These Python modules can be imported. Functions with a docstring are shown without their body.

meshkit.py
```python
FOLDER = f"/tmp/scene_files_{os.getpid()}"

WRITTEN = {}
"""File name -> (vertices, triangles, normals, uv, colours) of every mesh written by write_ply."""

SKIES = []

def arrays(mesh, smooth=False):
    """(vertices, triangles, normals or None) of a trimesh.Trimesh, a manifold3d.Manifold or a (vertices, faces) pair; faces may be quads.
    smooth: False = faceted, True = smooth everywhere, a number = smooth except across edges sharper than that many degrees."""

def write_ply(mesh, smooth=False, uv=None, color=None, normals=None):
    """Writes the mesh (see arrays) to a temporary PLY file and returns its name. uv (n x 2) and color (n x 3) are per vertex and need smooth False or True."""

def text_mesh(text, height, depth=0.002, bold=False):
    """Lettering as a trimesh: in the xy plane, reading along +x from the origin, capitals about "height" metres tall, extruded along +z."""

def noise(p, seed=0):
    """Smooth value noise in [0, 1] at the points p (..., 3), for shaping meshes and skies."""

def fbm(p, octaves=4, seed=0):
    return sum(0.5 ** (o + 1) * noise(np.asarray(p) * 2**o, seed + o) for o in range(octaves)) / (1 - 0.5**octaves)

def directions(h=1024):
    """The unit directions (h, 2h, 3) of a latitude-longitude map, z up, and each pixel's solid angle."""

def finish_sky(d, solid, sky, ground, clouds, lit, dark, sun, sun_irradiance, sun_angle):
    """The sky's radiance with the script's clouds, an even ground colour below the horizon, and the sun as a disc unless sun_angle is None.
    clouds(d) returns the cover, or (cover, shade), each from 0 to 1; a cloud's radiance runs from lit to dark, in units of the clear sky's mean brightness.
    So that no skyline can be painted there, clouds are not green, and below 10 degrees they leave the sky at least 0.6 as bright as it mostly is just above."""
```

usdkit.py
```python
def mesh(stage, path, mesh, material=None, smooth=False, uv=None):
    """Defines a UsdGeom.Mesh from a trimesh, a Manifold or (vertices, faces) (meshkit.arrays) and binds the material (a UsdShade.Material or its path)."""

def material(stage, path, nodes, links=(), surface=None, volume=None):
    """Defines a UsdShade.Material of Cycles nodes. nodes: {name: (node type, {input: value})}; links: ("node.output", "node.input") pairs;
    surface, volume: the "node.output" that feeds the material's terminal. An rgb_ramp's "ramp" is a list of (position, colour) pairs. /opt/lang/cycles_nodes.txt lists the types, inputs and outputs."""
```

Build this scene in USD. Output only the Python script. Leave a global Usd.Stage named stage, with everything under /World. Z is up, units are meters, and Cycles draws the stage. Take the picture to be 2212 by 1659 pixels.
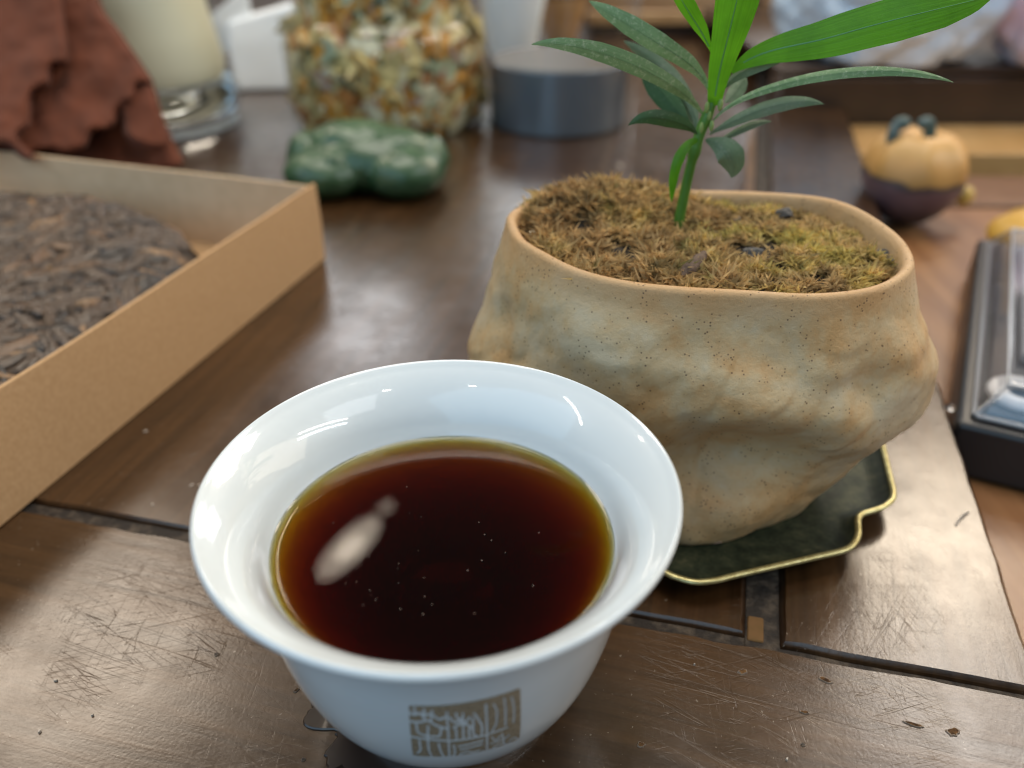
import math, numpy as np, trimesh, usdkit, meshkit, shapely
import shapely.geometry as sg
from shapely import affinity
import manifold3d as m3
from pxr import Usd, UsdGeom, UsdLux, UsdShade, Gf, Sdf

stage = Usd.Stage.CreateInMemory()
UsdGeom.SetStageUpAxis(stage, 'Z')
UsdGeom.SetStageMetersPerUnit(stage, 1.0)
UsdGeom.Xform.Define(stage, '/World')
UsdGeom.Scope.Define(stage, '/World/Looks')
RNG = np.random.default_rng(7)

# ------------------------------------------------------------------ camera
H, PITCH, FPX, CX, CY = 0.148, math.radians(32.0), 1800.0, 1106.0, 829.5
cam = UsdGeom.Camera.Define(stage, '/World/camera')
cam.AddTranslateOp().Set(Gf.Vec3d(0, 0, H))
cam.AddRotateXOp().Set(90 - 32.0)
cam.CreateHorizontalApertureAttr(36.0)
cam.CreateVerticalApertureAttr(27.0)
cam.CreateFocalLengthAttr(36.0 * FPX / 2212)
cam.CreateFStopAttr(36.0 * FPX / 2212 / 3.3)
cam.CreateFocusDistanceAttr(0.170)
cam.CreateClippingRangeAttr(Gf.Vec2f(0.005, 50))
cam.CreateExposureAttr(0.16)

# ------------------------------------------------------------------ light
dome = UsdLux.DomeLight.Define(stage, '/World/room_light')
usdkit.material(stage, '/World/Looks/room', {'b': ('background_shader', {'color': (1.0, 0.95, 0.88), 'strength': 0.10})}, surface='b.background')
UsdShade.MaterialBindingAPI.Apply(dome.GetPrim()).Bind(UsdShade.Material.Get(stage, '/World/Looks/room'))


def rect_light(name, pos, target, w, h, color, intensity, roll=0):
    l = UsdLux.RectLight.Define(stage, '/World/' + name)
    l.CreateWidthAttr(w); l.CreateHeightAttr(h); l.CreateIntensityAttr(intensity); l.CreateColorAttr(Gf.Vec3f(*color))
    pos, target = np.array(pos, float), np.array(target, float)
    z = pos - target; z /= np.linalg.norm(z)
    x = np.cross([0, 0, 1.0], z)
    x = np.array([1.0, 0, 0]) if np.linalg.norm(x) < 1e-6 else x / np.linalg.norm(x)
    y = np.cross(z, x)
    c, s = math.cos(roll), math.sin(roll)
    x, y = c * x + s * y, -s * x + c * y
    l.AddTransformOp().Set(Gf.Matrix4d(*x, 0, *y, 0, *z, 0, *pos, 1))


rect_light('window_behind', (-1.5, -1.7, 1.4), (0, 0.2, 0), 4.2, 2.6, (0.44, 0.73, 1.0), 1.2)
rect_light('overhead_fill', (0.0, 0.55, 1.9), (0.0, 0.60, 0), 1.3, 0.9, (1.0, 0.93, 0.83), 5.8)  # unseen overhead panel, added to brighten the back of the scene
rect_light('back_fill', (1.3, -.5, 1.5), (.30, .68, 0), .9, .6, (.92, .96, 1.0), 2.2)  # unseen fill panel added to light the bags on the ledge
rect_light('lamp_behind_left', (-.45, -1.0, 1.9), (0, .12, 0), .12, .05, (1, .95, .85), 40)
rect_light('lamp_behind_right', (.75, -.7, 1.9), (0, .12, 0), .12, .05, (1, .95, .85), 40)
rect_light('ceiling_panel_left', (-1.05, 1.35, 1.5), (-0.1, 0.12, 0), 0.6, 0.40, (1.0, 0.86, 0.70), 9.5)
rect_light('ceiling_panel_right', (1.05, 1.55, 1.3), (0.12, 0.15, 0), 0.42, 0.36, (1.0, 0.85, 0.66), 15)
rect_light('strip_lamp_right', (1.5, -.15, 1.0), (0, 0.13, 0), 0.9, 0.07, (0.85, 0.93, 1.0), 18)
rect_light('strip_lamp_right_upper', (1.5, -.15, 1.18), (0, 0.13, 0), 0.9, 0.05, (1.0, 0.95, 0.86), 18)
rect_light('warm_wall_right', (1.9, .9, .9), (0, .15, 0), 1.6, .9, (1.0, .84, .64), 2.2)
rect_light('strip_lamp_left', (-1.3, 0.1, 1.2), (0, 0.13, 0), 0.05, .7, (1.0, 0.95, 0.88), 20)
rect_light('ceiling_panel_right_near', (.92, 1.10, 1.35), (0.12, 0.12, 0), 0.34, 0.26, (1.0, 0.93, 0.86), 11)
rect_light('far_window_left', (-.80, 4.0, 2.0), (0, .3, 0), .5, .9, (.95, .97, 1.0), 5.0)
rect_light('far_window_middle', (.10, 4.2, 1.62), (0, .3, 0), .32, .7, (.95, .97, 1.0), 5.0)
rect_light('far_window_right', (1.5, 4.0, 1.45), (0, .3, 0), .7, .9, (.95, .97, 1.0), 4.0)


for nm, p0, p1, w, it in (('ceiling_lamp', (-.446, 1.405, 1.35), (-.345, 1.625, 1.35), .044, 7), ('ceiling_lamp_middle', (-.415, 1.46, 1.345), (-.372, 1.55, 1.345), .026, 9), ('ceiling_lamp_small', (-.338, 1.640, 1.352), (-.316, 1.690, 1.352), .020, 4)):
    p0, p1 = np.array(p0), np.array(p1)
    l = UsdLux.DiskLight.Define(stage, '/World/' + nm)
    l.CreateRadiusAttr(1.0); l.CreateIntensityAttr(it); l.CreateColorAttr(Gf.Vec3f(1.0, .86, .68))
    x = (p1 - p0) / 2; y = np.cross([0, 0, 1.0], x / np.linalg.norm(x)) * w
    l.AddTransformOp().Set(Gf.Matrix4d(*x, 0, *y, 0, 0, 0, 1, 0, *((p0 + p1) / 2), 1))


# ------------------------------------------------------------------ image helpers: a measured direction, placed at its own real distance
def ray(px, py):
    a, b = (px - CX) / FPX, (py - CY) / FPX
    return np.array([a, math.cos(PITCH) - b * math.sin(PITCH), -math.sin(PITCH) - b * math.cos(PITCH)])


def on_z(px, py, z=0.0):
    d = ray(px, py); return np.array([0, 0, H]) + d * ((z - H) / d[2])


def on_y(px, py, y):
    d = ray(px, py); return np.array([0, 0, H]) + d * (y / d[1])


# ------------------------------------------------------------------ object helpers
USED = {}


def numbered(parent, name):
    k = USED.get((parent, name), 0); USED[(parent, name)] = k + 1
    return f'{parent}/{name}' if k == 0 else f'{parent}/{name}_{k:03d}'


class Node:
    def __init__(self, path, loc):
        self.path, self.loc, self.prim = path, np.array(loc, float), stage.GetPrimAtPath(path)


def tag(n, label=None, cat=None, group=None, kind=None):
    for k, v in (('label', label), ('category', cat), ('group', group), ('kind', kind)):
        if v: n.prim.SetCustomDataByKey(k, v)
    return n


def thing(name, label, cat, loc=(0, 0, 0), group=None, kind=None):
    p = numbered('/World', name)
    x = UsdGeom.Xform.Define(stage, p); x.AddTranslateOp().Set(Gf.Vec3d(*map(float, loc)))
    return tag(Node(p, loc), label, cat, group, kind)


def obj(name, mesh, material, parent=None, smooth=40, label=None, kind=None, uv=None):
    """One mesh, given in world coordinates, under its parent (or at top level)."""
    p = numbered(parent.path if parent else '/World', name)
    loc = parent.loc if parent else np.zeros(3)
    if hasattr(mesh, 'to_mesh'):
        m = mesh.to_mesh(); mesh = trimesh.Trimesh(m.vert_properties[:, :3], m.tri_verts, process=False)
    if isinstance(mesh, tuple):
        v, f = mesh; mesh = (np.asarray(v, float) - loc, f)
    else:
        mesh = mesh.copy(); mesh.apply_translation(-loc)
    usdkit.mesh(stage, p, mesh, material, smooth=smooth, uv=uv)
    n = Node(p, loc)
    return tag(n, label=label, kind=kind)


def cat(parts):
    return trimesh.util.concatenate(parts)


def grid(P, close_u=False, close_v=False):
    """P (n, m, 3) -> (verts, quads as triangles)"""
    n, m = P.shape[:2]
    i, j = np.meshgrid(np.arange(n if close_u else n - 1), np.arange(m if close_v else m - 1), indexing='ij')
    i2, j2 = (i + 1) % n, (j + 1) % m
    q = np.stack([i * m + j, i2 * m + j, i2 * m + j2, i * m + j2], -1).reshape(-1, 4)
    return P.reshape(-1, 3), np.vstack([q[:, [0, 1, 2]], q[:, [0, 2, 3]]])


def lathe(profile, seg=96, c=(0, 0, 0)):
    pr = np.asarray(profile, float)
    t = np.linspace(0, 2 * np.pi, seg, endpoint=False)
    P = np.stack([pr[:, None, 0] * np.cos(t), pr[:, None, 0] * np.sin(t), np.broadcast_to(pr[:, None, 1], (len(pr), seg))], -1) + np.array(c)
    v, f = grid(P, close_v=True)
    m = trimesh.Trimesh(v, f[:, ::-1], process=False)
    if m.volume < 0: m.invert()
    return m


def spline(pts, n, s=0):
    from scipy.interpolate import CubicSpline
    p = np.asarray(pts, float)
    d = np.concatenate([[0], np.cumsum(np.linalg.norm(np.diff(p, axis=0), axis=1))])
    return CubicSpline(d, p)(np.linspace(0, d[-1], n))


def pspline(pts, n):
    from scipy.interpolate import PchipInterpolator
    p = np.asarray(pts, float)
    d = np.concatenate([[0], np.cumsum(np.linalg.norm(np.diff(p, axis=0), axis=1))])
    return PchipInterpolator(d, p)(np.linspace(0, d[-1], n))


def tube(path, radius, seg=10):
    p = np.asarray(path, float); r = np.broadcast_to(radius, (len(p),))
    t = np.gradient(p, axis=0); t /= np.linalg.norm(t, axis=1)[:, None]
    a = np.array([0, 0, 1.0]) if abs(t[0, 2]) < .9 else np.array([1.0, 0, 0])
    out = []
    u = np.cross(t[0], a); u /= np.linalg.norm(u)
    th = np.linspace(0, 2 * np.pi, seg, endpoint=False)
    for k in range(len(p)):
        u = u - t[k] * u.dot(t[k]); u /= np.linalg.norm(u); w = np.cross(t[k], u)
        out.append(p[k] + r[k] * (np.cos(th)[:, None] * u + np.sin(th)[:, None] * w))
    v, f = grid(np.array(out), close_v=True)
    n = len(v)
    v = np.vstack([v, p[0], p[-1]]); L = len(p) - 1
    cap = [[n, (j + 1) % seg, j] for j in range(seg)] + [[n + 1, L * seg + j, L * seg + (j + 1) % seg] for j in range(seg)]
    m = trimesh.Trimesh(v, np.vstack([f, cap]), process=False); m.fix_normals(); return m


def hullbox(x0, x1, y0, y1, z0, z1, b=0.001, az=0.0, c=(0, 0, 0)):
    pts = []
    for x, sx in ((x0, 1), (x1, -1)):
        for y, sy in ((y0, 1), (y1, -1)):
            for z, sz in ((z0, 1), (z1, -1)):
                pts += [(x + sx * b, y + sy * b, z), (x + sx * b, y, z + sz * b), (x, y + sy * b, z + sz * b)]
    m = trimesh.convex.convex_hull(np.array(pts))
    if az: m.apply_transform(trimesh.transformations.rotation_matrix(-az, [0, 0, 1]))
    m.apply_translation(c); return m


def slab(poly, z0, z1, b=0.0008, bot=0.0):
    """A polygon (list of xy) as a slab with a chamfered top edge."""
    p = sg.Polygon(poly); p = sg.polygon.orient(p)
    out = np.array(p.exterior.coords)[:-1]
    n = len(out)
    e = np.roll(out, -1, 0) - np.roll(out, 1, 0); e /= np.linalg.norm(e, axis=1)[:, None] + 1e-12
    inn = out + np.stack([-e[:, 1], e[:, 0]], 1) * b
    v2, f2 = trimesh.creation.triangulate_polygon(sg.Polygon(inn), engine='earcut')
    from scipy.spatial import cKDTree
    idx = cKDTree(inn).query(v2)[1]
    rings = [np.c_[inn, np.full(n, z1)], np.c_[out, np.full(n, z1 - b)], np.c_[out, np.full(n, z0)]]
    V = np.vstack(rings); F = []
    for k in range(2):
        for j in range(n):
            j2 = (j + 1) % n
            F += [[k * n + j, (k + 1) * n + j, (k + 1) * n + j2], [k * n + j, (k + 1) * n + j2, k * n + j2]]
    ft = idx[f2]
    a = inn[ft]; cr = (a[:, 1, 0] - a[:, 0, 0]) * (a[:, 2, 1] - a[:, 0, 1]) - (a[:, 1, 1] - a[:, 0, 1]) * (a[:, 2, 0] - a[:, 0, 0])
    ft = np.where((cr < 0)[:, None], ft[:, ::-1], ft)
    F = np.vstack([F, ft, ft[:, ::-1] + 2 * n])
    m = trimesh.Trimesh(V, F, process=False); return m


def smooth_union(parts, step, it=12):
    m = m3.Manifold()
    for p in parts: m = m + p
    m = m.refine_to_length(step).to_mesh()
    t = trimesh.Trimesh(m.vert_properties[:, :3], m.tri_verts, process=True)
    trimesh.smoothing.filter_taubin(t, iterations=it)
    return t


def ell(c, r, n=48):
    return m3.Manifold.sphere(1.0, n).scale(list(map(float, r))).translate(list(map(float, c)))


def displace(mesh, amp, scale, octaves=4, seed=0):
    v = np.asarray(mesh.vertices); n = np.asarray(mesh.vertex_normals)
    d = (meshkit.fbm(v * scale + 31.7, octaves, seed) - .5) * 2
    mesh.vertices = v + n * (d * amp)[:, None]; return mesh


# ------------------------------------------------------------------ materials
def M(name, nodes, links, surface='p.BSDF', volume=None):
    return usdkit.material(stage, '/World/Looks/' + name, nodes, links, surface=surface, volume=volume)


def simple(name, color, rough=.5, spec=.5, coat=0, coat_r=.05, metal=0, sheen=0, trans=0, ior=1.5, bump=None, var=None, sss=0):
    """var: (other colour, noise scale[, contrast lo, hi]); bump: (scale, distance)"""
    nodes = {'p': ('principled_bsdf', {'base_color': color, 'roughness': rough, 'specular_ior_level': spec, 'coat_weight': coat, 'coat_roughness': coat_r,
                                      'metallic': metal, 'sheen_weight': sheen, 'transmission_weight': trans, 'ior': ior, 'subsurface_weight': sss}), 'g': ('geometry', {})}
    links = []
    if var:
        lo, hi = (var[2], var[3]) if len(var) > 2 else (.35, .65)
        nodes['n'] = ('noise_texture', {'scale': var[1], 'detail': 5})
        nodes['r'] = ('rgb_ramp', {'ramp': [(0, color), (lo, color), (hi, var[0]), (1, var[0])]})
        links += [('g.position', 'n.vector'), ('n.fac', 'r.fac'), ('r.color', 'p.base_color')]
    if bump:
        nodes['bn'] = ('noise_texture', {'scale': bump[0], 'detail': 6}); nodes['b'] = ('bump', {'distance': bump[1], 'strength': 1.0})
        links += [('g.position', 'bn.vector'), ('bn.fac', 'b.height'), ('b.normal', 'p.normal')]
    return M(name, nodes, links)


def pane(name, tint=(1, 1, 1), rough=0.02, f0=.05):
    return M(name, {'t': ('transparent_bsdf', {'color': tint}), 'g': ('glossy_bsdf', {'color': (1, 1, 1), 'roughness': rough}), 'lw': ('layer_weight', {'blend': .5}),
                    'pw': ('math', {'math_type': 'power', 'value2': 4.0}), 'f': ('math', {'math_type': 'multiply_add', 'value2': .75, 'value3': f0, 'use_clamp': True}), 'm': ('mix_closure', {})},
             [('lw.facing', 'pw.value1'), ('pw.value', 'f.value1'), ('f.value', 'm.fac'), ('t.BSDF', 'm.closure1'), ('g.BSDF', 'm.closure2')], surface='m.closure')


AZ = math.radians(14.3)          # the tabletop's long direction
CA, SA = math.cos(AZ), math.sin(AZ)


def uv(u, v):                    # u along the boards, v across them to the right
    return np.array([v * CA + u * SA, -v * SA + u * CA])


def table_wood(name, dark, light, seed, grain_az, coat_rough=.185):
    nodes = {
        'g': ('geometry', {}),
        'mp': ('mapping', {'mapping_type': 'point', 'rotation': (0, 0, grain_az), 'location': (seed, seed * .7, 0), 'scale': (1, 1, 1)}),
        'st': ('mapping', {'scale': (260, 14, 60)}),
        'gr': ('noise_texture', {'scale': 1.0, 'detail': 7, 'roughness': .62, 'distortion': .6}),
        'big': ('noise_texture', {'scale': 22, 'detail': 3}),
        'mx': ('math', {'math_type': 'multiply_add', 'value2': .45, 'value3': 0}),
        'r': ('rgb_ramp', {'ramp': [(0, dark), (.38, dark), (.72, light), (1, light)]}),
        # fine wear: scratches in three directions, shown only where a soft mask lets them
        'mask': ('noise_texture', {'scale': 19, 'detail': 5, 'roughness': .62}),
        'maskr': ('map_range', {'from_min': .49, 'from_max': .66, 'to_min': 0.04, 'to_max': 1, 'clamp': True}),
        'add1': ('math', {'math_type': 'maximum'}), 'add2': ('math', {'math_type': 'maximum'}), 'add3': ('math', {'math_type': 'maximum'}), 'cw': ('math', {'math_type': 'multiply_add', 'value2': -.8, 'value3': 1.0}), 'sm': ('math', {'math_type': 'multiply'}),
        'col': ('mix', {'mix_type': 'mix', 'color2': tuple(np.array(light) * .45)}),
        'dust': ('noise_texture', {'scale': 900, 'detail': 2}), 'dustr': ('map_range', {'from_min': .715, 'from_max': .75, 'to_min': 0, 'to_max': .5, 'clamp': True}),
        'col2': ('mix', {'mix_type': 'mix', 'color2': (.30, .25, .2)}),
        'sf': ('math', {'math_type': 'multiply', 'value2': .75}),
        'rgn': ('noise_texture', {'scale': 55, 'detail': 6, 'roughness': .7}),
        'rg': ('map_range', {'from_min': .3, 'from_max': .7, 'to_min': coat_rough - .04, 'to_max': coat_rough + .09, 'clamp': True}),
        'hb': ('math', {'math_type': 'multiply_add', 'value2': -.5}),
        'fine': ('noise_texture', {'scale': 1400, 'detail': 3}),
        'ha': ('math', {'math_type': 'multiply_add', 'value2': .45}),
        'b': ('bump', {'distance': .00009, 'strength': .45}),
        'p': ('principled_bsdf', {'roughness': .40, 'specular_ior_level': .25, 'specular_tint': (1.0, .82, .64), 'coat_ior': 1.56}),
    }
    links = [('g.position', 'mp.vector'), ('mp.vector', 'st.vector'), ('st.vector', 'gr.vector'), ('mp.vector', 'big.vector'), ('mp.vector', 'mask.vector'),
             ('mp.vector', 'rgn.vector'), ('mp.vector', 'dust.vector'), ('mp.vector', 'fine.vector'),
             ('big.fac', 'mx.value1'), ('gr.fac', 'mx.value3'), ('mask.fac', 'maskr.value')]
    nodes['mx2'] = ('math', {'math_type': 'multiply', 'value2': .72}); links += [('mx.value', 'mx2.value1'), ('mx2.value', 'r.fac')]
    for k, (ang, sx, sy, w) in enumerate(((.4, 420, 16, .009), (-.5, 500, 22, .008), (1.35, 380, 18, .005), (.1, 300, 9, .006))):
        nodes[f'a{k}'] = ('mapping', {'rotation': (0, 0, ang), 'scale': (1, 1, 1)}); nodes[f's{k}'] = ('mapping', {'scale': (sx, sy, 30)})
        nodes[f'n{k}'] = ('noise_texture', {'scale': 1.0, 'detail': 1.5, 'distortion': .9})
        nodes[f'd{k}'] = ('math', {'math_type': 'subtract', 'value2': .5}); nodes[f'e{k}'] = ('math', {'math_type': 'absolute'})
        nodes[f'l{k}'] = ('map_range', {'from_min': 0, 'from_max': w, 'to_min': 1, 'to_max': 0, 'clamp': True})
        links += [('mp.vector', f'a{k}.vector'), (f'a{k}.vector', f's{k}.vector'), (f's{k}.vector', f'n{k}.vector'), (f'n{k}.fac', f'd{k}.value1'),
                  (f'd{k}.value', f'e{k}.value1'), (f'e{k}.value', f'l{k}.value')]
    links += [('l0.result', 'add1.value1'), ('l1.result', 'add1.value2'), ('add1.value', 'add2.value1'), ('l2.result', 'add2.value2'),
              ('add2.value', 'add3.value1'), ('l3.result', 'add3.value2'), ('add3.value', 'sm.value1'), ('sm.value', 'cw.value1'), ('cw.value', 'p.coat_weight'), ('maskr.result', 'sm.value2'), ('r.color', 'col.color1'), ('sm.value', 'sf.value1'), ('sf.value', 'col.fac'),
              ('col.color', 'col2.color1'), ('dust.fac', 'dustr.value'), ('dustr.result', 'col2.fac'), ('col2.color', 'p.base_color'),
              ('rgn.fac', 'rg.value'), ('rg.result', 'p.coat_roughness'),
              ('sm.value', 'hb.value1'), ('gr.fac', 'hb.value3'), ('fine.fac', 'ha.value1'), ('hb.value', 'ha.value3'), ('ha.value', 'b.height'), ('b.normal', 'p.coat_normal'), ('b.normal', 'p.normal')]
    return M(name, nodes, links)


W_MAIN = table_wood('lacquer_main', (.020, .0076, .0020), (.070, .030, .0095), 0.0, AZ)
W_EDGE = table_wood('lacquer_edge', (.021, .0082, .0022), (.078, .036, .0125), 3.1, AZ)
W_FRONT = table_wood('lacquer_front', (.021, .0084, .0023), (.076, .035, .012), 6.4, AZ + math.pi / 2)
GROOVE = simple('groove_dirt', (.018, .012, .008), .8, var=((.085, .062, .042), 300, .45, .7), bump=(900, .0006))
PLUG = simple('plug_wood', (.13, .075, .028), .8, spec=.15, var=((.16, .085, .035), 300))
PIT = simple('pit_wood', (.15, .075, .028), .8, spec=.15, var=((.03, .015, .007), 900))
FLECK = simple('fleck', (.42, .36, .30), .6)
LOW_WOOD = M('low_wood', {'g': ('geometry', {}), 'st': ('mapping', {'rotation': (0, 0, .25), 'scale': (120, 9, 40)}), 'n': ('noise_texture', {'scale': 1, 'detail': 6, 'distortion': .5}),
                          'r': ('rgb_ramp', {'ramp': [(0, (.16, .065, .022)), (.4, (.20, .085, .03)), (.7, (.31, .15, .06)), (1, (.33, .16, .07))]}),
                          'p': ('principled_bsdf', {'roughness': .42, 'coat_weight': .5, 'coat_roughness': .3})},
             [('g.position', 'st.vector'), ('st.vector', 'n.vector'), ('n.fac', 'r.fac'), ('r.color', 'p.base_color')])

# ------------------------------------------------------------------ table
table = thing('tea_table', 'dark brown lacquered plank table with worn scratched front rail, under everything', 'table', (0, 0.2, 0), kind='structure')


def wavy(a, b, n, amp, seed):
    a, b = np.array(a), np.array(b); t = np.linspace(0, 1, n)
    d = (b - a) / np.linalg.norm(b - a); nn = np.array([-d[1], d[0]])
    p = a + (b - a) * t[:, None]
    L = np.linalg.norm(b - a)
    w = (meshkit.fbm(np.c_[t * L * 120, 0 * t + seed, 0 * t], 4, seed) - .5) * 2 * amp
    w[0] = w[-1] = 0
    return p + nn * w[:, None]


UC = .1372
def plank(name, u0, u1, v0, v1, mat, z1=0.0, seed=0, amps=(.0003, .0003, .0003, .0003), b=.0009, th=.0145):
    c = [uv(u0, v0), uv(u0, v1), uv(u1, v1), uv(u1, v0)] if name == 'board' else [uv(u0, v0), uv(u0, v1), uv(UC - .0001, v1), uv(UC - .0014 - .0010 * 6, v0)]
    pts = [wavy(c[k], c[(k + 1) % 4], max(4, int(np.linalg.norm(c[k] - c[(k + 1) % 4]) / (.004 if amps[k] > .0002 else .02))), amps[k], seed + k)[:-1] for k in range(4)]
    return obj(name, slab(np.vstack(pts), z1 - th, z1, b), mat, table)


plank('board', UC + .0018, 1.35, -1.1, .0192, W_MAIN, 0, 1, (.0005, .0003, .0001, .0001), .0012)
plank('board', UC + .0006, 1.35, .0268, .0802, W_EDGE, .0003, 5, (.0005, .0005, .0001, .0003), .0014)
plank('front_rail', -.16, UC - .0014, -1.1, .0806, W_FRONT, -.0002, 9, (.0001, .0004, .0006, .0001), .0012)
obj('groove_filler', cat([hullbox(.0190, .0270, UC - .001, 1.34, -.0146, -.0010, .0003, AZ), hullbox(-1.09, .0800, UC - .0110, UC + .0032, -.0147, -.0013, .0003, AZ)]), GROOVE, table)
obj('wood_plug', displace(hullbox(.0196, .0232, UC + .0010, UC + .0085, -.004, -.0006, .0003, AZ).subdivide().subdivide(), .0002, 900), PLUG, table, label='bare light wood plug in the gap between boards')
obj('side_edge', hullbox(.0796, .0801, UC + .004, 1.34, -.0147, -.0012, .0002, AZ), W_EDGE, table)
TAN_EDGE = simple('tan_edge', (.20, .105, .042), .4, coat=.6, coat_r=.25, var=((.10, .05, .02), 90))  # paler tan strip set along the seam between the boards
obj('tan_strip', hullbox(.0138, .0184, .40, .60, -.002, .00035, .0003, AZ), TAN_EDGE, table)
# pits in the lacquer, and flakes where it has chipped: real hollows are too shallow to model, each is a thin irregular chip
def flake(px, py, a, b, rot, mat, h=.00012, name='chip', seed=0):
    r = np.random.default_rng(seed + int(px * 7 + py))
    c = on_z(px, py, 0)
    n = 16; t = np.linspace(0, 2 * np.pi, n, endpoint=False)
    rr = 1 + r.normal(0, .16, n)
    x, y = a * rr * np.cos(t), b * rr * np.sin(t)
    cr, sr = math.cos(rot), math.sin(rot)
    X = np.c_[c[0] + x * cr - y * sr, c[1] + x * sr + y * cr]
    V = np.vstack([np.c_[X, np.full(n, -.0003)], np.c_[c[0] + (X[:, 0] - c[0]) * .8, c[1] + (X[:, 1] - c[1]) * .8, np.full(n, h + .00006)], [[c[0], c[1], h + .00006]]])
    F = []
    for j in range(n):
        k = (j + 1) % n
        F += [[j, k, n + k], [j, n + k, n + j], [n + j, n + k, 2 * n]]
    return obj(name, (V, np.array(F)), mat, table)


RING = simple('pit_rim', (.17, .125, .09), .45)
HOLE = simple('pit_dark', (.02, .011, .006), .6)
for (px, py, a, b, rot) in [(px, py, a * .8, b * .8, rot) for px, py, a, b, rot in [(467, 1413, .00062, .0006, 0), (1605, 1450, .0011, .0007, .3), (1782, 1468, .0017, .0007, -.5), (1738, 1538, .0010, .0005, -.2), (1735, 1608, .0005, .0005, .4),
                            (1385, 1608, .0010, .0007, .1), (2060, 1580, .0016, .0010, .2), (1895, 1330, .0009, .0007, .3), (1866, 1345, .0007, .0005, .2), (1975, 1565, .0022, .0005, -.35),
                            (2172, 1467, .0007, .0006, 0), (640, 1490, .0009, .0004, .9), (655, 1640, .0005, .0004, 0)]]:
    flake(px, py, a * 1.22, b * 1.25, rot, RING, -.00001, 'chip_rim')
    flake(px, py, a, b, rot, PIT if (a > .0007 and px not in (1895,)) else HOLE, .00003, 'pit')
for (px, py, s) in [(315, 932, 1.), (415, 1048, .9), (1150, 1065, .1), (430, 1048, .7), (330, 1090, .8), (1957, 1298, .9), (2141, 1360, .6), (2106, 1395, .8), (1340, 358, 3.5), (2072, 1118, .8), (2030, 1155, .6), (720, 1420, .4),
                    (1968, 1112, .9), (2105, 1176, .5), (120, 1470, .6), (85, 1580, .6), (1500, 1435, .3), (1700, 1640, .5), (200, 1545, .4), (2130, 1290, .4), (2020, 1085, .7), (2180, 1420, .4)]:
    flake(px, py, .0007 * s, .00045 * s, px * .13, FLECK, .0002, 'fleck')
obj('curl_chip', tube(spline([on_z(2065, 1135, .0004), on_z(2078, 1115, .0009), on_z(2092, 1106, .0005)], 8), .0003, 6), FLECK, table)

# ------------------------------------------------------------------ lower slatted tray to the right of the table
low = thing('slatted_tray', 'orange brown wooden slatted tray to the right of the table, a step lower', 'tray', (.25, .35, -.03))
obj('slat', hullbox(.02, .6, -.2, .4475, -.03, -.0155, .0012), LOW_WOOD, low)
TAN = simple('tan_wood', (.62, .37, .15), .4, coat=.3, coat_r=.3, var=((.5, .28, .10), 30))
MIDB = simple('mid_brown_wood', (.24, .13, .07), .4, coat=.3, coat_r=.3, var=((.18, .09, .045), 30))
DARKB = simple('dark_brown_wood', (.035, .019, .011), .35, coat=.35, coat_r=.3, var=((.055, .028, .015), 25))
obj('slat', hullbox(.02, .7, .4525, .503, -.03, -.0150, .0012), MIDB, low)
obj('slat', hullbox(.02, .7, .541, .6115, -.03, -.0125, .0012), TAN, low)
obj('tray_floor', hullbox(.02, .7, -.19, .61, -.04, -.0305, .0005), DARKB, low)
ledge = thing('dark_ledge', 'dark brown wooden ledge behind the pale slat at the right', 'ledge', (.45, .7, -.03))
obj('front_face', hullbox(.19, .8, .6135, .64, -.03, .0195, .0015), DARKB, ledge)
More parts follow.
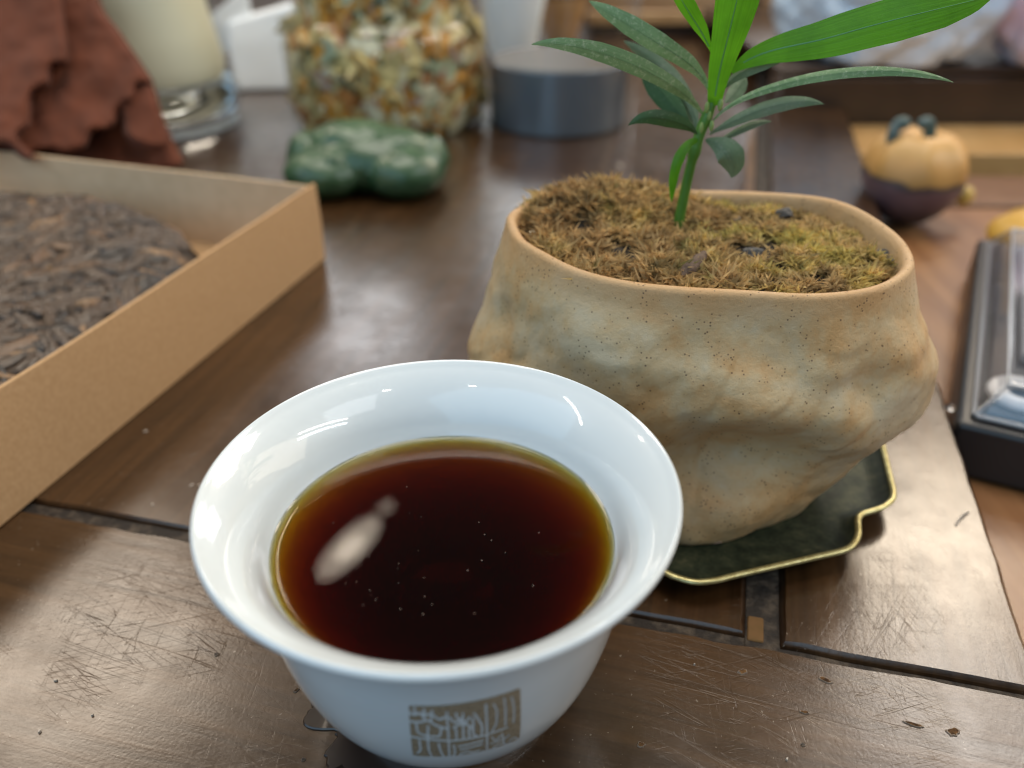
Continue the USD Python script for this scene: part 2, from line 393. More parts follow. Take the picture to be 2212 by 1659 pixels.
obj('top_board', hullbox(.19, .8, .6165, 1.1, .0198, .026, .0015), DARKB, ledge)

# ------------------------------------------------------------------ teacup
PORC = M('porcelain', {'p': ('principled_bsdf', {'base_color': (.68, .735, .755), 'roughness': .28, 'specular_ior_level': .3, 'coat_weight': 1.0, 'coat_roughness': .03, 'coat_ior': 1.5})}, [])
CUPC = np.array([-.0127, .1166, 0])
HC, RIM = .0552, .0425
inner = pspline([(.0, .0150), (.009, .0160), (.0165, .0205), (.0224, .0265), (.0268, .0328), (.0298, .0383), (.0316, .0418), (.0338, .0470), (.0372, .0515), (.0410, .0545)], 60)
lip = [(RIM - .0010, HC - .0002), (RIM - .0005, HC + .0), (RIM, HC - .0004), (RIM + .0001, HC - .0010), (RIM - .0004, HC - .0016)]
outer = pspline([(.0409, .0524), (.0380, .0497), (.0360, .0462), (.0348, .0410), (.0338, .0345), (.0324, .0265), (.0303, .0185), (.0272, .0115), (.0230, .0065), (.0205, .0050)], 60)
foot = [(.0201, .0044), (.0199, .0030), (.0198, .0006), (.0194, .0001), (.0186, .0001), (.0180, .0006), (.0177, .0035), (.0, .004)]
cup = thing('teacup', 'white porcelain teacup with flared rim and gold seal, nearest in front', 'teacup', CUPC)
obj('bowl', lathe(list(inner) + lip + list(outer) + foot, 160, CUPC), PORC, cup, smooth=60)

# the gold seal: six small seal characters left white in a gold square, curved with the cup wall
GOLD = M('gold_print', {'g': ('geometry', {}), 'n': ('noise_texture', {'scale': 1500, 'detail': 3}), 'r': ('map_range', {'from_min': .3, 'from_max': .7, 'to_min': .22, 'to_max': .42}),
                        'p': ('principled_bsdf', {'base_color': (.44, .37, .26), 'metallic': .45})}, [('g.position', 'n.vector'), ('n.fac', 'r.value'), ('r.result', 'p.roughness')])


def cup_hit(px, py):
    o = np.array([0, 0, H]); d = ray(px, py)
    zz, rr = outer[::-1, 1], outer[::-1, 0]
    for s in np.linspace(.08, .25, 6000):
        p = o + d * s - CUPC
        if HC * .9 > p[2] > .0051 and np.hypot(p[0], p[1]) <= np.interp(p[2], zz, rr): return math.atan2(p[1], p[0]), p[2]


QUAD = [cup_hit(*q) for q in ((883, 1523), (1123, 1485), (1121, 1595), (893, 1631))]
CROP = np.array([(515, 555), (1590, 385), (1580, 880), (560, 1040)], float)


def crop_st(x, y):               # bilinear inverse: place in the seal, 0..1 across and down
    s, t = .5, .5
    for _ in range(12):
        p = (1 - s) * (1 - t) * CROP[0] + s * (1 - t) * CROP[1] + s * t * CROP[2] + (1 - s) * t * CROP[3]
        ds = (1 - t) * (CROP[1] - CROP[0]) + t * (CROP[2] - CROP[3]); dt = (1 - s) * (CROP[3] - CROP[0]) + s * (CROP[2] - CROP[1])
        s, t = np.array([s, t]) + np.linalg.solve(np.array([ds, dt]).T, np.array([x, y]) - p)
    return s, t


STROKES = [  # left pair of characters
    [(515, 600), (560, 625), (610, 600), (650, 625)], [(565, 560), (575, 610)], [(650, 590), (690, 600), (740, 590)], [(660, 560), (665, 640)], [(735, 560), (730, 640)], [(760, 600), (800, 625), (860, 600)],
    [(525, 690), (610, 680), (690, 650), (770, 680), (865, 700)], [(590, 700), (605, 770), (660, 790), (740, 790), (800, 780), (820, 700)], [(700, 700), (705, 920), (740, 1030)],
    [(540, 830), (870, 815)], [(620, 850), (630, 930), (600, 1000)], [(800, 850), (815, 930), (860, 1020)], [(875, 560), (890, 780), (900, 1035)],
    # middle pair
    [(905, 600), (960, 640), (1010, 600)], [(960, 560), (985, 620), (1030, 640), (1090, 590)], [(1025, 560), (1030, 790)], [(935, 690), (1020, 650), (1110, 690)], [(960, 700), (965, 790)], [(1080, 690), (1085, 780)],
    [(1130, 560), (1170, 610), (1205, 680), (1200, 750)], [(1120, 600), (1120, 740), (1160, 770)], [(910, 815), (1250, 760)], [(1245, 490), (1255, 980)],
    [(940, 860), (950, 940), (925, 1000)], [(985, 870), (1215, 815)], [(1000, 905), (1205, 855)], [(1000, 960), (1060, 930), (1120, 940), (1180, 920)], [(1000, 1005), (1060, 990), (1190, 975), (1215, 930)],
    # right pair
    [(1320, 490), (1350, 560), (1345, 640), (1300, 730)], [(1425, 450), (1435, 560), (1430, 690)], [(1260, 755), (1450, 715)], [(1300, 790), (1340, 830), (1380, 790)], [(1290, 860), (1400, 840), (1470, 800)],
    [(1400, 770), (1420, 880)], [(1310, 950), (1330, 900), (1400, 880), (1440, 900)], [(1470, 880), (1510, 850), (1560, 870)], [(1500, 450), (1520, 560), (1510, 680)]]
ASP = 1.75
sq = sg.box(0, 0, ASP, 1).buffer(-.03).buffer(.03)
cut = []
for k, s in enumerate(STROKES):
    p = np.array([crop_st(*q) for q in s]); p[:, 0] *= ASP
    p = pspline(p, 5 * len(p)) if len(p) > 2 else p
    cut.append(sg.LineString(p).buffer(.0215 if k < 27 else .018))
gold = sq.difference(shapely.union_all(cut)).simplify(.004)
gold_parts = []
for g in getattr(gold, 'geoms', [gold]):
    if g.area < .001: continue
    g = g.segmentize(.05)
    v2, f2 = trimesh.creation.triangulate_polygon(g, engine='earcut')
    v2, f2 = trimesh.remesh.subdivide_to_size(np.c_[v2, np.zeros(len(v2))], f2, .09)
    s, t = v2[:, 0] / ASP, v2[:, 1]
    Q = np.array(QUAD)
    tz = ((1 - s) * (1 - t))[:, None] * Q[0] + (s * (1 - t))[:, None] * Q[1] + (s * t)[:, None] * Q[2] + ((1 - s) * t)[:, None] * Q[3]
    r = np.interp(tz[:, 1], outer[::-1, 1], outer[::-1, 0]) + .00009
    V = np.c_[r * np.cos(tz[:, 0]), r * np.sin(tz[:, 0]), tz[:, 1]] + CUPC
    m = trimesh.Trimesh(V, f2, process=False)
    nrm = m.face_normals.mean(0)
    if nrm @ (V.mean(0) - CUPC - [0, 0, .03]) < 0: m.invert()
    gold_parts.append(m)
obj('gold_seal', cat(gold_parts), GOLD, cup, smooth=True, label='gold square seal with white characters')

# the tea
ZT, RT = .0416, .0316
TEA = M('tea_liquid', {'p': ('principled_bsdf', {'base_color': (1, 1, 1), 'roughness': .0, 'transmission_weight': 1.0, 'ior': 1.33}),
                       'v': ('absorption_volume', {'color': (.914, .772, .0), 'density': 900.0})}, [], volume='v.volume')
rt = np.interp(ZT, inner[:, 1], inner[:, 0])
top = [(0, ZT)] + [(rt * q, ZT) for q in (.3, .6, .8, .9, .94)] + [(rt - .0012, ZT + .00002), (rt - .0008, ZT + .00006), (rt - .0004, ZT + .00015), (rt - .0001, ZT + .00030), (rt + .00035, ZT + .00055)]
below = [(r + .0003, z - .0002) for r, z in inner[::-1] if z < ZT + .0003]
tea = obj('tea', lathe(top + below, 128, CUPC), TEA, smooth=50)
tag(tea, 'dark reddish brown tea filling the white cup', 'tea')
BUB = simple('bubble_film', (.30, .22, .17), .2, coat=1)
bub = []
rb = np.random.default_rng(5)
for c0, n, sp in (((-.022, .105), 12, .004), ((-.024, .119), 10, .005), ((.002, .118), 22, .016)):
    for _ in range(n):
        q = np.array(c0) + rb.normal(0, sp, 2)
        if np.hypot(*(q - CUPC[:2])) < .029:
            b = trimesh.creation.icosphere(1, rb.uniform(.00004, .00011)); b.apply_translation([*q, ZT + .00002]); bub.append(b)
tag(obj('tea_bubbles', cat(bub), BUB, smooth=True), 'tiny pale bubbles scattered on the tea surface', 'bubbles', kind='stuff')
# spilled tea round the foot of the cup
sp = sg.Point(CUPC[0] - .0125, CUPC[1] - .008).buffer(.0150)
pp = np.array(sp.exterior.coords)[:-1]; pp = pspline(np.vstack([pp, pp[:1]]), 140)[:-1]
dd = (meshkit.fbm(np.c_[pp * 260, 0 * pp[:, 0]], 4, 3) - .5) * .011
cc = pp.mean(0); pp = cc + (pp - cc) * (1 + dd / .0150)[:, None]
WET = M('wet_film', {'p': ('principled_bsdf', {'base_color': (.022, .009, .004), 'roughness': .3, 'coat_weight': .5, 'coat_roughness': .08})}, [])
tag(obj('spilled_tea', slab(pp, -.0004, .0003, .00025), WET), 'dark wet ring of spilled tea under the teacup foot', 'spill')

# ------------------------------------------------------------------ saucer under the planter
SCZ = .0065
SC = np.array([.0456, .2042])
PATINA = M('patina', {'g': ('geometry', {}), 'n': ('noise_texture', {'scale': 210, 'detail': 8, 'roughness': .75}), 'n2': ('noise_texture', {'scale': 1500, 'detail': 3}),
                      'r': ('rgb_ramp', {'ramp': [(0, (.008, .011, .006)), (.40, (.014, .020, .010)), (.5, (.028, .038, .020)), (.6, (.055, .062, .032)), (.7, (.10, .095, .05)), (1, (.12, .11, .06))]}),
                      'ad': ('math', {'math_type': 'multiply_add', 'value2': .35}), 'b': ('bump', {'distance': .0002, 'strength': .5}),
                      'p': ('principled_bsdf', {'roughness': .5, 'metallic': .35})},
           [('g.position', 'n.vector'), ('g.position', 'n2.vector'), ('n2.fac', 'ad.value1'), ('n.fac', 'ad.value3'), ('ad.value', 'sb.value1'), ('sb.value', 'r.fac'), ('n2.fac', 'b.height'), ('b.normal', 'p.normal'), ('r.color', 'p.base_color')]
           if False else [('g.position', 'n.vector'), ('g.position', 'n2.vector'), ('n.fac', 'r.fac'), ('n2.fac', 'b.height'), ('b.normal', 'p.normal'), ('r.color', 'p.base_color')])
BRASS = M('worn_brass', {'g': ('geometry', {}), 'n': ('noise_texture', {'scale': 600, 'detail': 4}), 'r': ('rgb_ramp', {'ramp': [(0, (.2, .15, .05)), (.4, (.46, .40, .18)), (.7, (.62, .57, .29)), (1, (.7, .66, .38))]}),
                         'p': ('principled_bsdf', {'roughness': .35, 'metallic': .8})}, [('g.position', 'n.vector'), ('n.fac', 'r.fac'), ('r.color', 'p.base_color')])


def saucer_outline():
    # six-sided plate; each corner steps in with a small notch
    base_az = math.radians(16.5 - 90)          # outward normal of the front side
    Rc, pts = .0716, []
    for k in range(6):
        a0 = base_az - math.radians(30) + math.radians(60) * k     # corner direction
        c = Rc * np.array([math.cos(a0), math.sin(a0)])
        pt = c / np.linalg.norm(c)
        e1 = np.array([math.cos(a0 - math.pi / 2 - math.radians(30)), math.sin(a0 - math.pi / 2 - math.radians(30))]) * -1
        d_in = np.array([math.cos(a0 - math.radians(120)), math.sin(a0 - math.radians(120))])   # back along the side we come from
        d_out = np.array([math.cos(a0 + math.radians(120)), math.sin(a0 + math.radians(120))])  # along the next side
        q1, q2 = c + d_in * .0185, c + d_out * .0185
        mid = (q1 + q2) / 2
        nn = pt
        pts += [q1 + d_in * .006, q1, q1 - d_in * .0035 - nn * .0006, mid * .55 + q1 * .45 + nn * .0012 - nn * .0005, mid - nn * .0022,
                mid * .55 + q2 * .45 + nn * .0007, q2 - d_out * .0035 - nn * .0006, q2, q2 + d_out * .006]
    p = np.array(pts); p = np.vstack([p, p[:1]])
    return pspline(p, 260)[:-1] + SC


SO = saucer_outline()
saucer = thing('saucer', 'dark green patinated metal saucer with brass rim under the planter', 'saucer', (SC[0], SC[1], 0))


def loft(rings):
    P = np.array(rings); v, f = grid(P, close_v=True); m = trimesh.Trimesh(v, f, process=False); return m


def sring(scale, z): return np.c_[SC + (SO - SC) * scale, np.full(len(SO), z)]


mm_ = loft([sring(.02, .0035), sring(.5, .0035), sring(.9, .0036), sring(.955, .0042), sring(.985, SCZ - .0004), sring(.992, SCZ - .0006), sring(.99, SCZ - .0016), sring(.94, .0022), sring(.8, .0018), sring(.75, .0002), sring(.7, .0002), sring(.69, .0016), sring(.02, .0016)])
mm_.fix_normals(); obj('plate', mm_, PATINA, saucer, smooth=50)
th = np.linspace(0, 2 * np.pi, 8, endpoint=False)
tan_ = np.roll(SO, -1, 0) - np.roll(SO, 1, 0); tan_ /= np.linalg.norm(tan_, axis=1)[:, None]; nor_ = np.c_[tan_[:, 1], -tan_[:, 0]]
rim_ = np.stack([np.c_[SO + nor_ * (-.0004 + .00085 * math.cos(a)), np.full(len(SO), SCZ - .0002 + .0007 * math.sin(a))] for a in th], 0)
v_, f_ = grid(rim_, close_u=True, close_v=True); rm = trimesh.Trimesh(v_, f_, process=False); rm.fix_normals()
obj('brass_rim', rm, BRASS, saucer, smooth=True)

# ------------------------------------------------------------------ planter
PC = np.array([.0465, .191])
rimpts = np.array([(-1.6, 204.7), (0.3, 190), (5.4, 180.9), (14.9, 169.3), (28.4, 162.), (41.9, 159.5), (60.3, 159.1), (75.2, 162.), (87.6, 169.8), (93.2, 178.5), (94.6, 188.2), (92.2, 201.8), (86.5, 213.2),
                   (69.7, 221.5), (57.9, 226.1), (38, 230), (18, 226), (5, 216.5)]) / 1000
rp = pspline(np.vstack([rimpts, rimpts[:1]]), 400)[:-1]
ra = np.unwrap(np.arctan2(rp[:, 1] - PC[1], rp[:, 0] - PC[0])); rr_ = np.hypot(*(rp - PC).T)
NT, NZ = 260, 90
TH = np.linspace(-np.pi, np.pi, NT, endpoint=False)
o_ = np.argsort((ra + np.pi) % (2 * np.pi) - np.pi)
rimR = np.interp(TH, ((ra + np.pi) % (2 * np.pi) - np.pi)[o_], rr_[o_], period=2 * np.pi)
for _ in range(6): rimR = (np.roll(rimR, 1) + rimR * 2 + np.roll(rimR, -1)) / 4
ZR = .070
zk = np.array([.0030, .0060, .0100, .0150, .0210, .0270, .0340, .0430, .0520, .0600, .0665, .070])
prof = {  # radius change against the rim, by direction: right, front, left, back
    'r': np.array([-.0125, -.0112, -.0095, -.0055, .0015, .0085, .0130, .0118, .0065, .0035, .0012, 0]),
    'f': np.array([.0035, .0055, .0060, .0045, .0015, .0018, .0030, .0028, .0020, .0012, .0004, 0]),
    'l': np.array([-.0060, .0010, .0050, .0080, .0105, .0110, .0100, .0075, .0050, .0030, .0010, 0]),
    'b': np.array([-.0080, -.0050, -.0030, 0, .0020, .0030, .0035, .0030, .0020, .0012, .0004, 0])}
from scipy.interpolate import PchipInterpolator, CubicSpline
pf = {k: PchipInterpolator(zk, v) for k, v in prof.items()}


def pot_delta(th, z):
    w = {'r': np.maximum(np.cos(th + .12), 0) ** 1.6, 'l': np.maximum(-np.cos(th), 0) ** 1.6, 'f': np.maximum(-np.sin(th), 0) ** 1.6, 'b': np.maximum(np.sin(th), 0) ** 1.6}
    tot = sum(w.values())
    return sum(w[k] * pf[k](z) for k in w) / tot


zs = .003 + (ZR - .003) * np.linspace(0, 1, NZ)
TT, ZZ = np.meshgrid(TH, zs)
RR = rimR[None] + pot_delta(TT, ZZ)
rimz = .0008 * np.sin(TH * 2 + .6) + .0006 * np.sin(TH * 3)
OUT = np.stack([PC[0] + RR * np.cos(TT), PC[1] + RR * np.sin(TT), ZZ + rimz[None] * ((ZZ - .003) / (ZR - .003)) ** 3], -1)
# hand-squeezed surface: broad lumps, hollows and creases on the clay, fading out at the thrown rim
fade = np.clip((ZR - .004 - ZZ) / .012, 0, 1)[..., None]
nrm_ = np.stack([np.cos(TT), np.sin(TT), 0 * TT], -1)
ph_ = OUT @ np.array([[1, 0, .45], [0, 1, 0], [-.45, 0, 1]])
lump = (meshkit.fbm(ph_ * 40 + 3, 2, 11) - .5) * .0048 + (meshkit.fbm(ph_ * np.array([150, 150, 95]) + 9, 3, 21) - .5) * .0018 - np.clip(.10 - np.abs(meshkit.fbm(ph_ * np.array([70, 70, 52]) + 40, 2, 33) - .5), 0, 1) * .006
OUT = OUT + nrm_ * fade * lump[..., None]
for px, py, amp, rad, el_ in [(1590, 985, -.0050, .0075, 1.8), (1580, 905, .0030, .011, 1.6), (1610, 1085, .0042, .009, 1.3), (1500, 1040, -.0025, .010, 1.4), (1480, 760, -.0016, .006, 1.), (1700, 800, -.0022, .006, 1.),
                              (1630, 830, .0022, .009, 1.2), (1820, 760, .0025, .010, 1.2), (1760, 700, -.0014, .007, 1.6), (1900, 850, -.0024, .008, 1.), (1960, 770, .0026, .009, 1.), (1690, 1000, -.0025, .008, 1.4), (1860, 920, .0018, .008, 1.2),
                              (1770, 900, -.0016, .010, 1.), (1330, 700, .0014, .012, 1.2), (1400, 850, .0014, .012, 1.), (1280, 640, .0010, .010, 1.), (1070, 690, -.0018, .006, .7), (1700, 905, .0015, .008, 1.2), (1550, 1140, -.0012, .008, 2.)]:
    d_ = ray(px, py); d_ = d_ / np.linalg.norm(d_); o3 = np.array([0, 0, H])
    w_ = OUT - o3; along = w_ @ d_; dist = np.linalg.norm(w_ - along[..., None] * d_, axis=-1)
    near_ = dist < .0016
    if not near_.any(): continue
    c_ = OUT.reshape(-1, 3)[np.argmin(np.where(near_, along, 9).ravel())]
    dv = OUT - c_; g_ = np.exp(-((dv[..., 0] ** 2 + dv[..., 1] ** 2) / el_ ** 2 + dv[..., 2] ** 2) / rad ** 2)
    OUT = OUT + nrm_ * (fade * g_[..., None]) * amp * 1.15
# thickness: rim rounded over, inner wall down to the soil, base
inR = lambda k: np.c_[PC[0] + (rimR - k) * np.cos(TH), PC[1] + (rimR - k) * np.sin(TH)]
rings = [np.c_[np.tile(PC, (NT, 1)) + (OUT[0, :, :2] - PC) * .05, np.full(NT, .004)], np.c_[PC + (OUT[0, :, :2] - PC) * .93, np.full(NT, .0037)]] + list(OUT)
rings += [np.c_[inR(.0003), ZR + .0007 + rimz], np.c_[inR(.0010), ZR + .0011 + rimz], np.c_[inR(.0018), ZR + .0010 + rimz], np.c_[inR(.0025), ZR + .0004 + rimz], np.c_[inR(.0029), ZR - .0008 + rimz], np.c_[inR(.0034), ZR - .004 + rimz], np.c_[inR(.0045), np.full(NT, .050)], np.c_[PC + (inR(.0045) - PC) * .05, np.full(NT, .049)]]
POT = M('clay', {'g': ('geometry', {}), 'n': ('noise_texture', {'scale': 42, 'detail': 5, 'roughness': .6, 'distortion': .4}), 'n1': ('noise_texture', {'scale': 150, 'detail': 4, 'roughness': .65}),
                 'ad': ('math', {'math_type': 'multiply_add', 'value2': .5}), 'hf': ('math', {'math_type': 'multiply', 'value2': .667}),
                 'r': ('rgb_ramp', {'ramp': [(0, (.52, .445, .31)), (.40, (.54, .44, .285)), (.50, (.54, .395, .215)), (.60, (.52, .32, .14)), (.70, (.44, .25, .09)), (1, (.38, .19, .06))]}),
                 'v': ('voronoi_texture', {'scale': 1000, 'feature': 'f1'}), 'vs': ('noise_texture', {'scale': 300, 'detail': 2}),
                 'vr': ('map_range', {'from_min': .14, 'from_max': .27, 'to_min': 1, 'to_max': 0, 'clamp': True}), 'vm': ('map_range', {'from_min': .5, 'from_max': .58, 'to_min': 0, 'to_max': .8, 'clamp': True}), 'vv': ('math', {'math_type': 'multiply'}),
                 'sp': ('mix', {'mix_type': 'mix', 'color2': (.07, .04, .02)}),
                 'v2': ('voronoi_texture', {'scale': 240, 'feature': 'f1'}), 'v2r': ('map_range', {'from_min': .02, 'from_max': .04, 'to_min': .35, 'to_max': 0, 'clamp': True}),
                 'sp2': ('mix', {'mix_type': 'mix', 'color2': (.05, .03, .02)}), 'sz': ('separate_xyz', {}), 'zr': ('map_range', {'from_min': .0635, 'from_max': .0705, 'to_min': 0, 'to_max': .75, 'clamp': True}), 'zl': ('map_range', {'from_min': .030, 'from_max': .006, 'to_min': 0, 'to_max': .45, 'clamp': True}), 'zm': ('math', {'math_type': 'maximum'}), 'rim': ('mix', {'mix_type': 'mix', 'color2': (.54, .315, .14)}),
                 'bn': ('noise_texture', {'scale': 420, 'detail': 8, 'roughness': .68}), 'b': ('bump', {'distance': .0007, 'strength': .6}),
                 'p': ('principled_bsdf', {'roughness': .5, 'specular_ior_level': .4, 'coat_weight': .12, 'coat_roughness': .4})},
        [('g.position', 'n.vector'), ('g.position', 'n1.vector'), ('n1.fac', 'ad.value1'), ('n.fac', 'ad.value3'), ('ad.value', 'hf.value1'), ('hf.value', 'r.fac'), ('g.position', 'v.vector'), ('v.distance', 'vr.value'),
         ('g.position', 'vs.vector'), ('vs.fac', 'vm.value'), ('vr.result', 'vv.value1'), ('vm.result', 'vv.value2'), ('g.position', 'sz.vector'), ('sz.z', 'zr.value'), ('sz.z', 'zl.value'), ('zr.result', 'zm.value1'), ('zl.result', 'zm.value2'), ('zm.value', 'rim.fac'), ('r.color', 'rim.color1'), ('rim.color', 'sp.color1'), ('vv.value', 'sp.fac'),
         ('g.position', 'v2.vector'), ('v2.distance', 'v2r.value'), ('sp.color', 'sp2.color1'), ('v2r.result', 'sp2.fac'), ('sp2.color', 'p.base_color'),
         ('g.position', 'bn.vector'), ('bn.fac', 'b.height'), ('b.normal', 'p.normal')])
RIMCLAY = None
pot_mesh = loft(rings); pot_mesh.fix_normals()
pot = thing('planter', 'lumpy tan stoneware planter shaped like a stump, on the green saucer', 'planter', (PC[0], PC[1], .0035))
obj('pot_body', pot_mesh, POT, pot, smooth=60)
crumb = displace(trimesh.creation.icosphere(3, .0016), .0005, 700); crumb.vertices *= [1.5, 1, .6]; crumb.apply_translation(on_z(1545, 1164, .0045))
CRUMB = simple('clay_crumb', (.42, .28, .2), .6)
obj('clay_nub', crumb, CRUMB, pot)

# soil and moss
SOIL = simple('soil', (.022, .017, .012), .9, var=((.075, .058, .042), 700, .45, .7), bump=(1200, .0008))


def in_pot(p, k):                # radial share of the inner rim
    a = np.arctan2(p[..., 1] - PC[1], p[..., 0] - PC[0]); r = np.hypot(p[..., 0] - PC[0], p[..., 1] - PC[1])
    return r / (np.interp(a, TH, rimR, period=2 * np.pi) - k)


def moss_z(x, y):
    s = in_pot(np.stack([x, y], -1), .003)
    m = np.exp(-(((x - .022) / .020) ** 2 + ((y - .217) / .012) ** 2)) * .0066
    m -= .0022 * np.exp(-(((x - .0435) / .007) ** 2 + ((y - .2015) / .007) ** 2))
    m -= .0008 * np.clip((x - .068) / .02, 0, 1)
    n = (meshkit.fbm(np.stack([x * 120, y * 120, 0 * x], -1), 3, 4) - .5) * .0036
    return .0688 + m + n - .0022 * np.clip(s - .85, 0, 1) / .15


rs = np.linspace(0.02, 1, 40)
GX = PC[0] + rs[:, None] * (rimR - .0031) * np.cos(TH); GY = PC[1] + rs[:, None] * (rimR - .0031) * np.sin(TH)
sv, sf = grid(np.stack([GX, GY, moss_z(GX, GY) - .0012], -1), close_v=True)
sm_ = trimesh.Trimesh(sv, sf, process=False)
if sm_.face_normals[:, 2].mean() < 0: sm_.invert()
tag(obj('soil', sm_, SOIL, smooth=True), 'dark damp soil showing between moss in the planter', 'soil', kind='stuff')
MOSS = M('moss', {'g': ('geometry', {}), 'n': ('noise_texture', {'scale': 75, 'detail': 4, 'roughness': .6}), 'n2': ('noise_texture', {'scale': 26, 'detail': 2}),
                  'sx': ('separate_xyz', {}), 'xr': ('map_range', {'from_min': .02, 'from_max': .075, 'to_min': .34, 'to_max': .56, 'clamp': True}),
                  'a1': ('math', {'math_type': 'multiply_add', 'value2': 1.3}), 'a2': ('math', {'math_type': 'subtract', 'value2': .66}),
                  'r': ('rgb_ramp', {'ramp': [(0, (.36, .21, .085)), (.30, (.52, .34, .15)), (.48, (.60, .42, .18)), (.6, (.64, .49, .16)), (.8, (.56, .47, .13)), (1, (.34, .36, .08))]}),
                  'hs': ('hsv', {}), 'vr': ('map_range', {'from_min': 0, 'from_max': 1, 'to_min': .55, 'to_max': 1.6}),
                  'hn': ('noise_texture', {'scale': 330, 'detail': 1}), 'hr': ('map_range', {'from_min': .3, 'from_max': .7, 'to_min': .85, 'to_max': 2.3}), 'hm': ('math', {'math_type': 'multiply'}), 'gn': ('noise_texture', {'scale': 130, 'detail': 2}), 'gr': ('map_range', {'from_min': .64, 'from_max': .74, 'to_min': 0, 'to_max': .6, 'clamp': True}),
                  'gm': ('mix', {'mix_type': 'mix', 'color2': (.10, .15, .022)}),
                  'd': ('principled_bsdf', {'roughness': .7, 'specular_ior_level': .25}), 't': ('translucent_bsdf', {}), 'm': ('mix_closure', {'fac': .35})},
         [('g.position', 'n.vector'), ('g.position', 'n2.vector'), ('g.position', 'sx.vector'), ('sx.x', 'xr.value'), ('n.fac', 'a1.value1'), ('xr.result', 'a1.value3'), ('a1.value', 'a2.value1'), ('a2.value', 'r.fac'),
          ('g.random_per_island', 'vr.value'), ('g.position', 'hn.vector'), ('hn.fac', 'hr.value'), ('hr.result', 'hm.value1'), ('vr.result', 'hm.value2'), ('hm.value', 'hs.value'), ('g.position', 'gn.vector'), ('gn.fac', 'gr.value'), ('r.color', 'gm.color1'), ('gr.result', 'gm.fac'), ('gm.color', 'hs.color'),
          ('hs.color', 'd.base_color'), ('hs.color', 't.color'), ('d.BSDF', 'm.closure1'), ('t.BSDF', 'm.closure2')], surface='m.closure')
rm_ = np.random.default_rng(12)
BARE = [(on_z(px, py, .066)[:2], r) for px, py, r in ((1680, 497, .0042), (1600, 562, .0055), (1930, 562, .0040), (1360, 462, .0035), (1560, 425, .003), (1580, 507, .003), (1150, 525, .003), (1760, 620, .003))]
MV, MF = [], []
nb = 0
spots = []
for _ in range(6000):
    x, y = rm_.uniform(-.004, .096), rm_.uniform(.158, .232)
    s = in_pot(np.array([x, y]), .0030)
    back_left = y > .205 and x < .045
    if s > (1.02 if back_left else .965): continue
    if any(np.hypot(x - c[0], y - c[1]) < r * rm_.uniform(.75, 1.15) for c, r in BARE): continue
    if meshkit.noise(np.array([[x * 260, y * 260, 5.0]]))[0] < .27: continue
    spots.append((x, y))
for x, y in spots[:2500]:
    z = float(moss_z(np.array(x), np.array(y)))
    k = rm_.integers(7, 16)
    L0 = rm_.uniform(.0018, .0042) * (1.15 if x < .05 else .85)
    w0 = rm_.uniform(.00026, .00046) * (1.1 if x < .05 else .9)
    lean = rm_.normal(0, .45, 2)
    for _ in range(k):
        a = rm_.uniform(0, 2 * np.pi); sp_ = abs(rm_.normal(0, .95))
        d = np.array([math.cos(a) * sp_ + lean[0], math.sin(a) * sp_ + lean[1], .62]); d /= np.linalg.norm(d)
        L = L0 * rm_.uniform(.6, 1.3)
        b = np.array([x, y, z - .0008 + rm_.uniform(-.0006, .0012)]) + np.r_[rm_.normal(0, .0005, 2), 0]
        side = np.cross(d, rm_.normal(0, 1, 3)); side /= np.linalg.norm(side)
        w = w0 * rm_.uniform(.7, 1.2)
        bend = np.array([math.cos(a), math.sin(a), -.3]) * L * rm_.uniform(.05, .45)
        mid = b + d * L * .5 + bend * .2
        MV += [b - side * w * .5, b + side * w * .5, mid - side * w, mid + side * w, b + d * L + bend]
        MF += [[nb, nb + 1, nb + 3], [nb, nb + 3, nb + 2], [nb + 2, nb + 3, nb + 4]]
        nb += 5
tag(obj('moss', (np.array(MV), np.array(MF)), MOSS, smooth=False), 'olive and brown dried moss tufts covering the planter top', 'moss', kind='stuff')
# litter on the moss
BARK = simple('bark', (.075, .045, .03), .8, var=((.14, .09, .06), 500), bump=(900, .0005))
bk = displace(tube(spline([on_z(1468, 618, .0672), on_z(1490, 600, .0676), on_z(1520, 566, .0672)], 24), np.interp(np.linspace(0, 1, 24), [0, .2, .6, 1], [.0006, .0018, .0015, .0006]), 14), .0006, 500); bk.apply_translation([0, 0, .0024])
tag(obj('bark_piece', bk, BARK), 'dark brown bark sliver lying on moss at the planter front', 'bark')
STRAW = simple('straw', (.72, .66, .48), .6)
tag(obj('straw_bit', tube(spline([on_z(1170, 543, .0675), on_z(1180, 528, .0690), on_z(1190, 516, .0695)], 8), .00042, 8), STRAW), 'short pale straw on the moss at the planter left', 'straw')
tag(obj('husk_bit', displace(trimesh.creation.icosphere(3, .0011), .0007, 900), STRAW), 'small white husk near the planter left rim', 'husk') if False else None
hk = displace(trimesh.creation.icosphere(3, .0008), .0006, 900); hk.apply_translation(on_z(1150, 505, .0685))
tag(obj('husk_bit', hk, STRAW), 'tiny white husk on the moss by the left rim', 'husk')
GRIT = simple('grit', (.05, .045, .04), .8, var=((.12, .11, .10), 600), bump=(900, .0006))
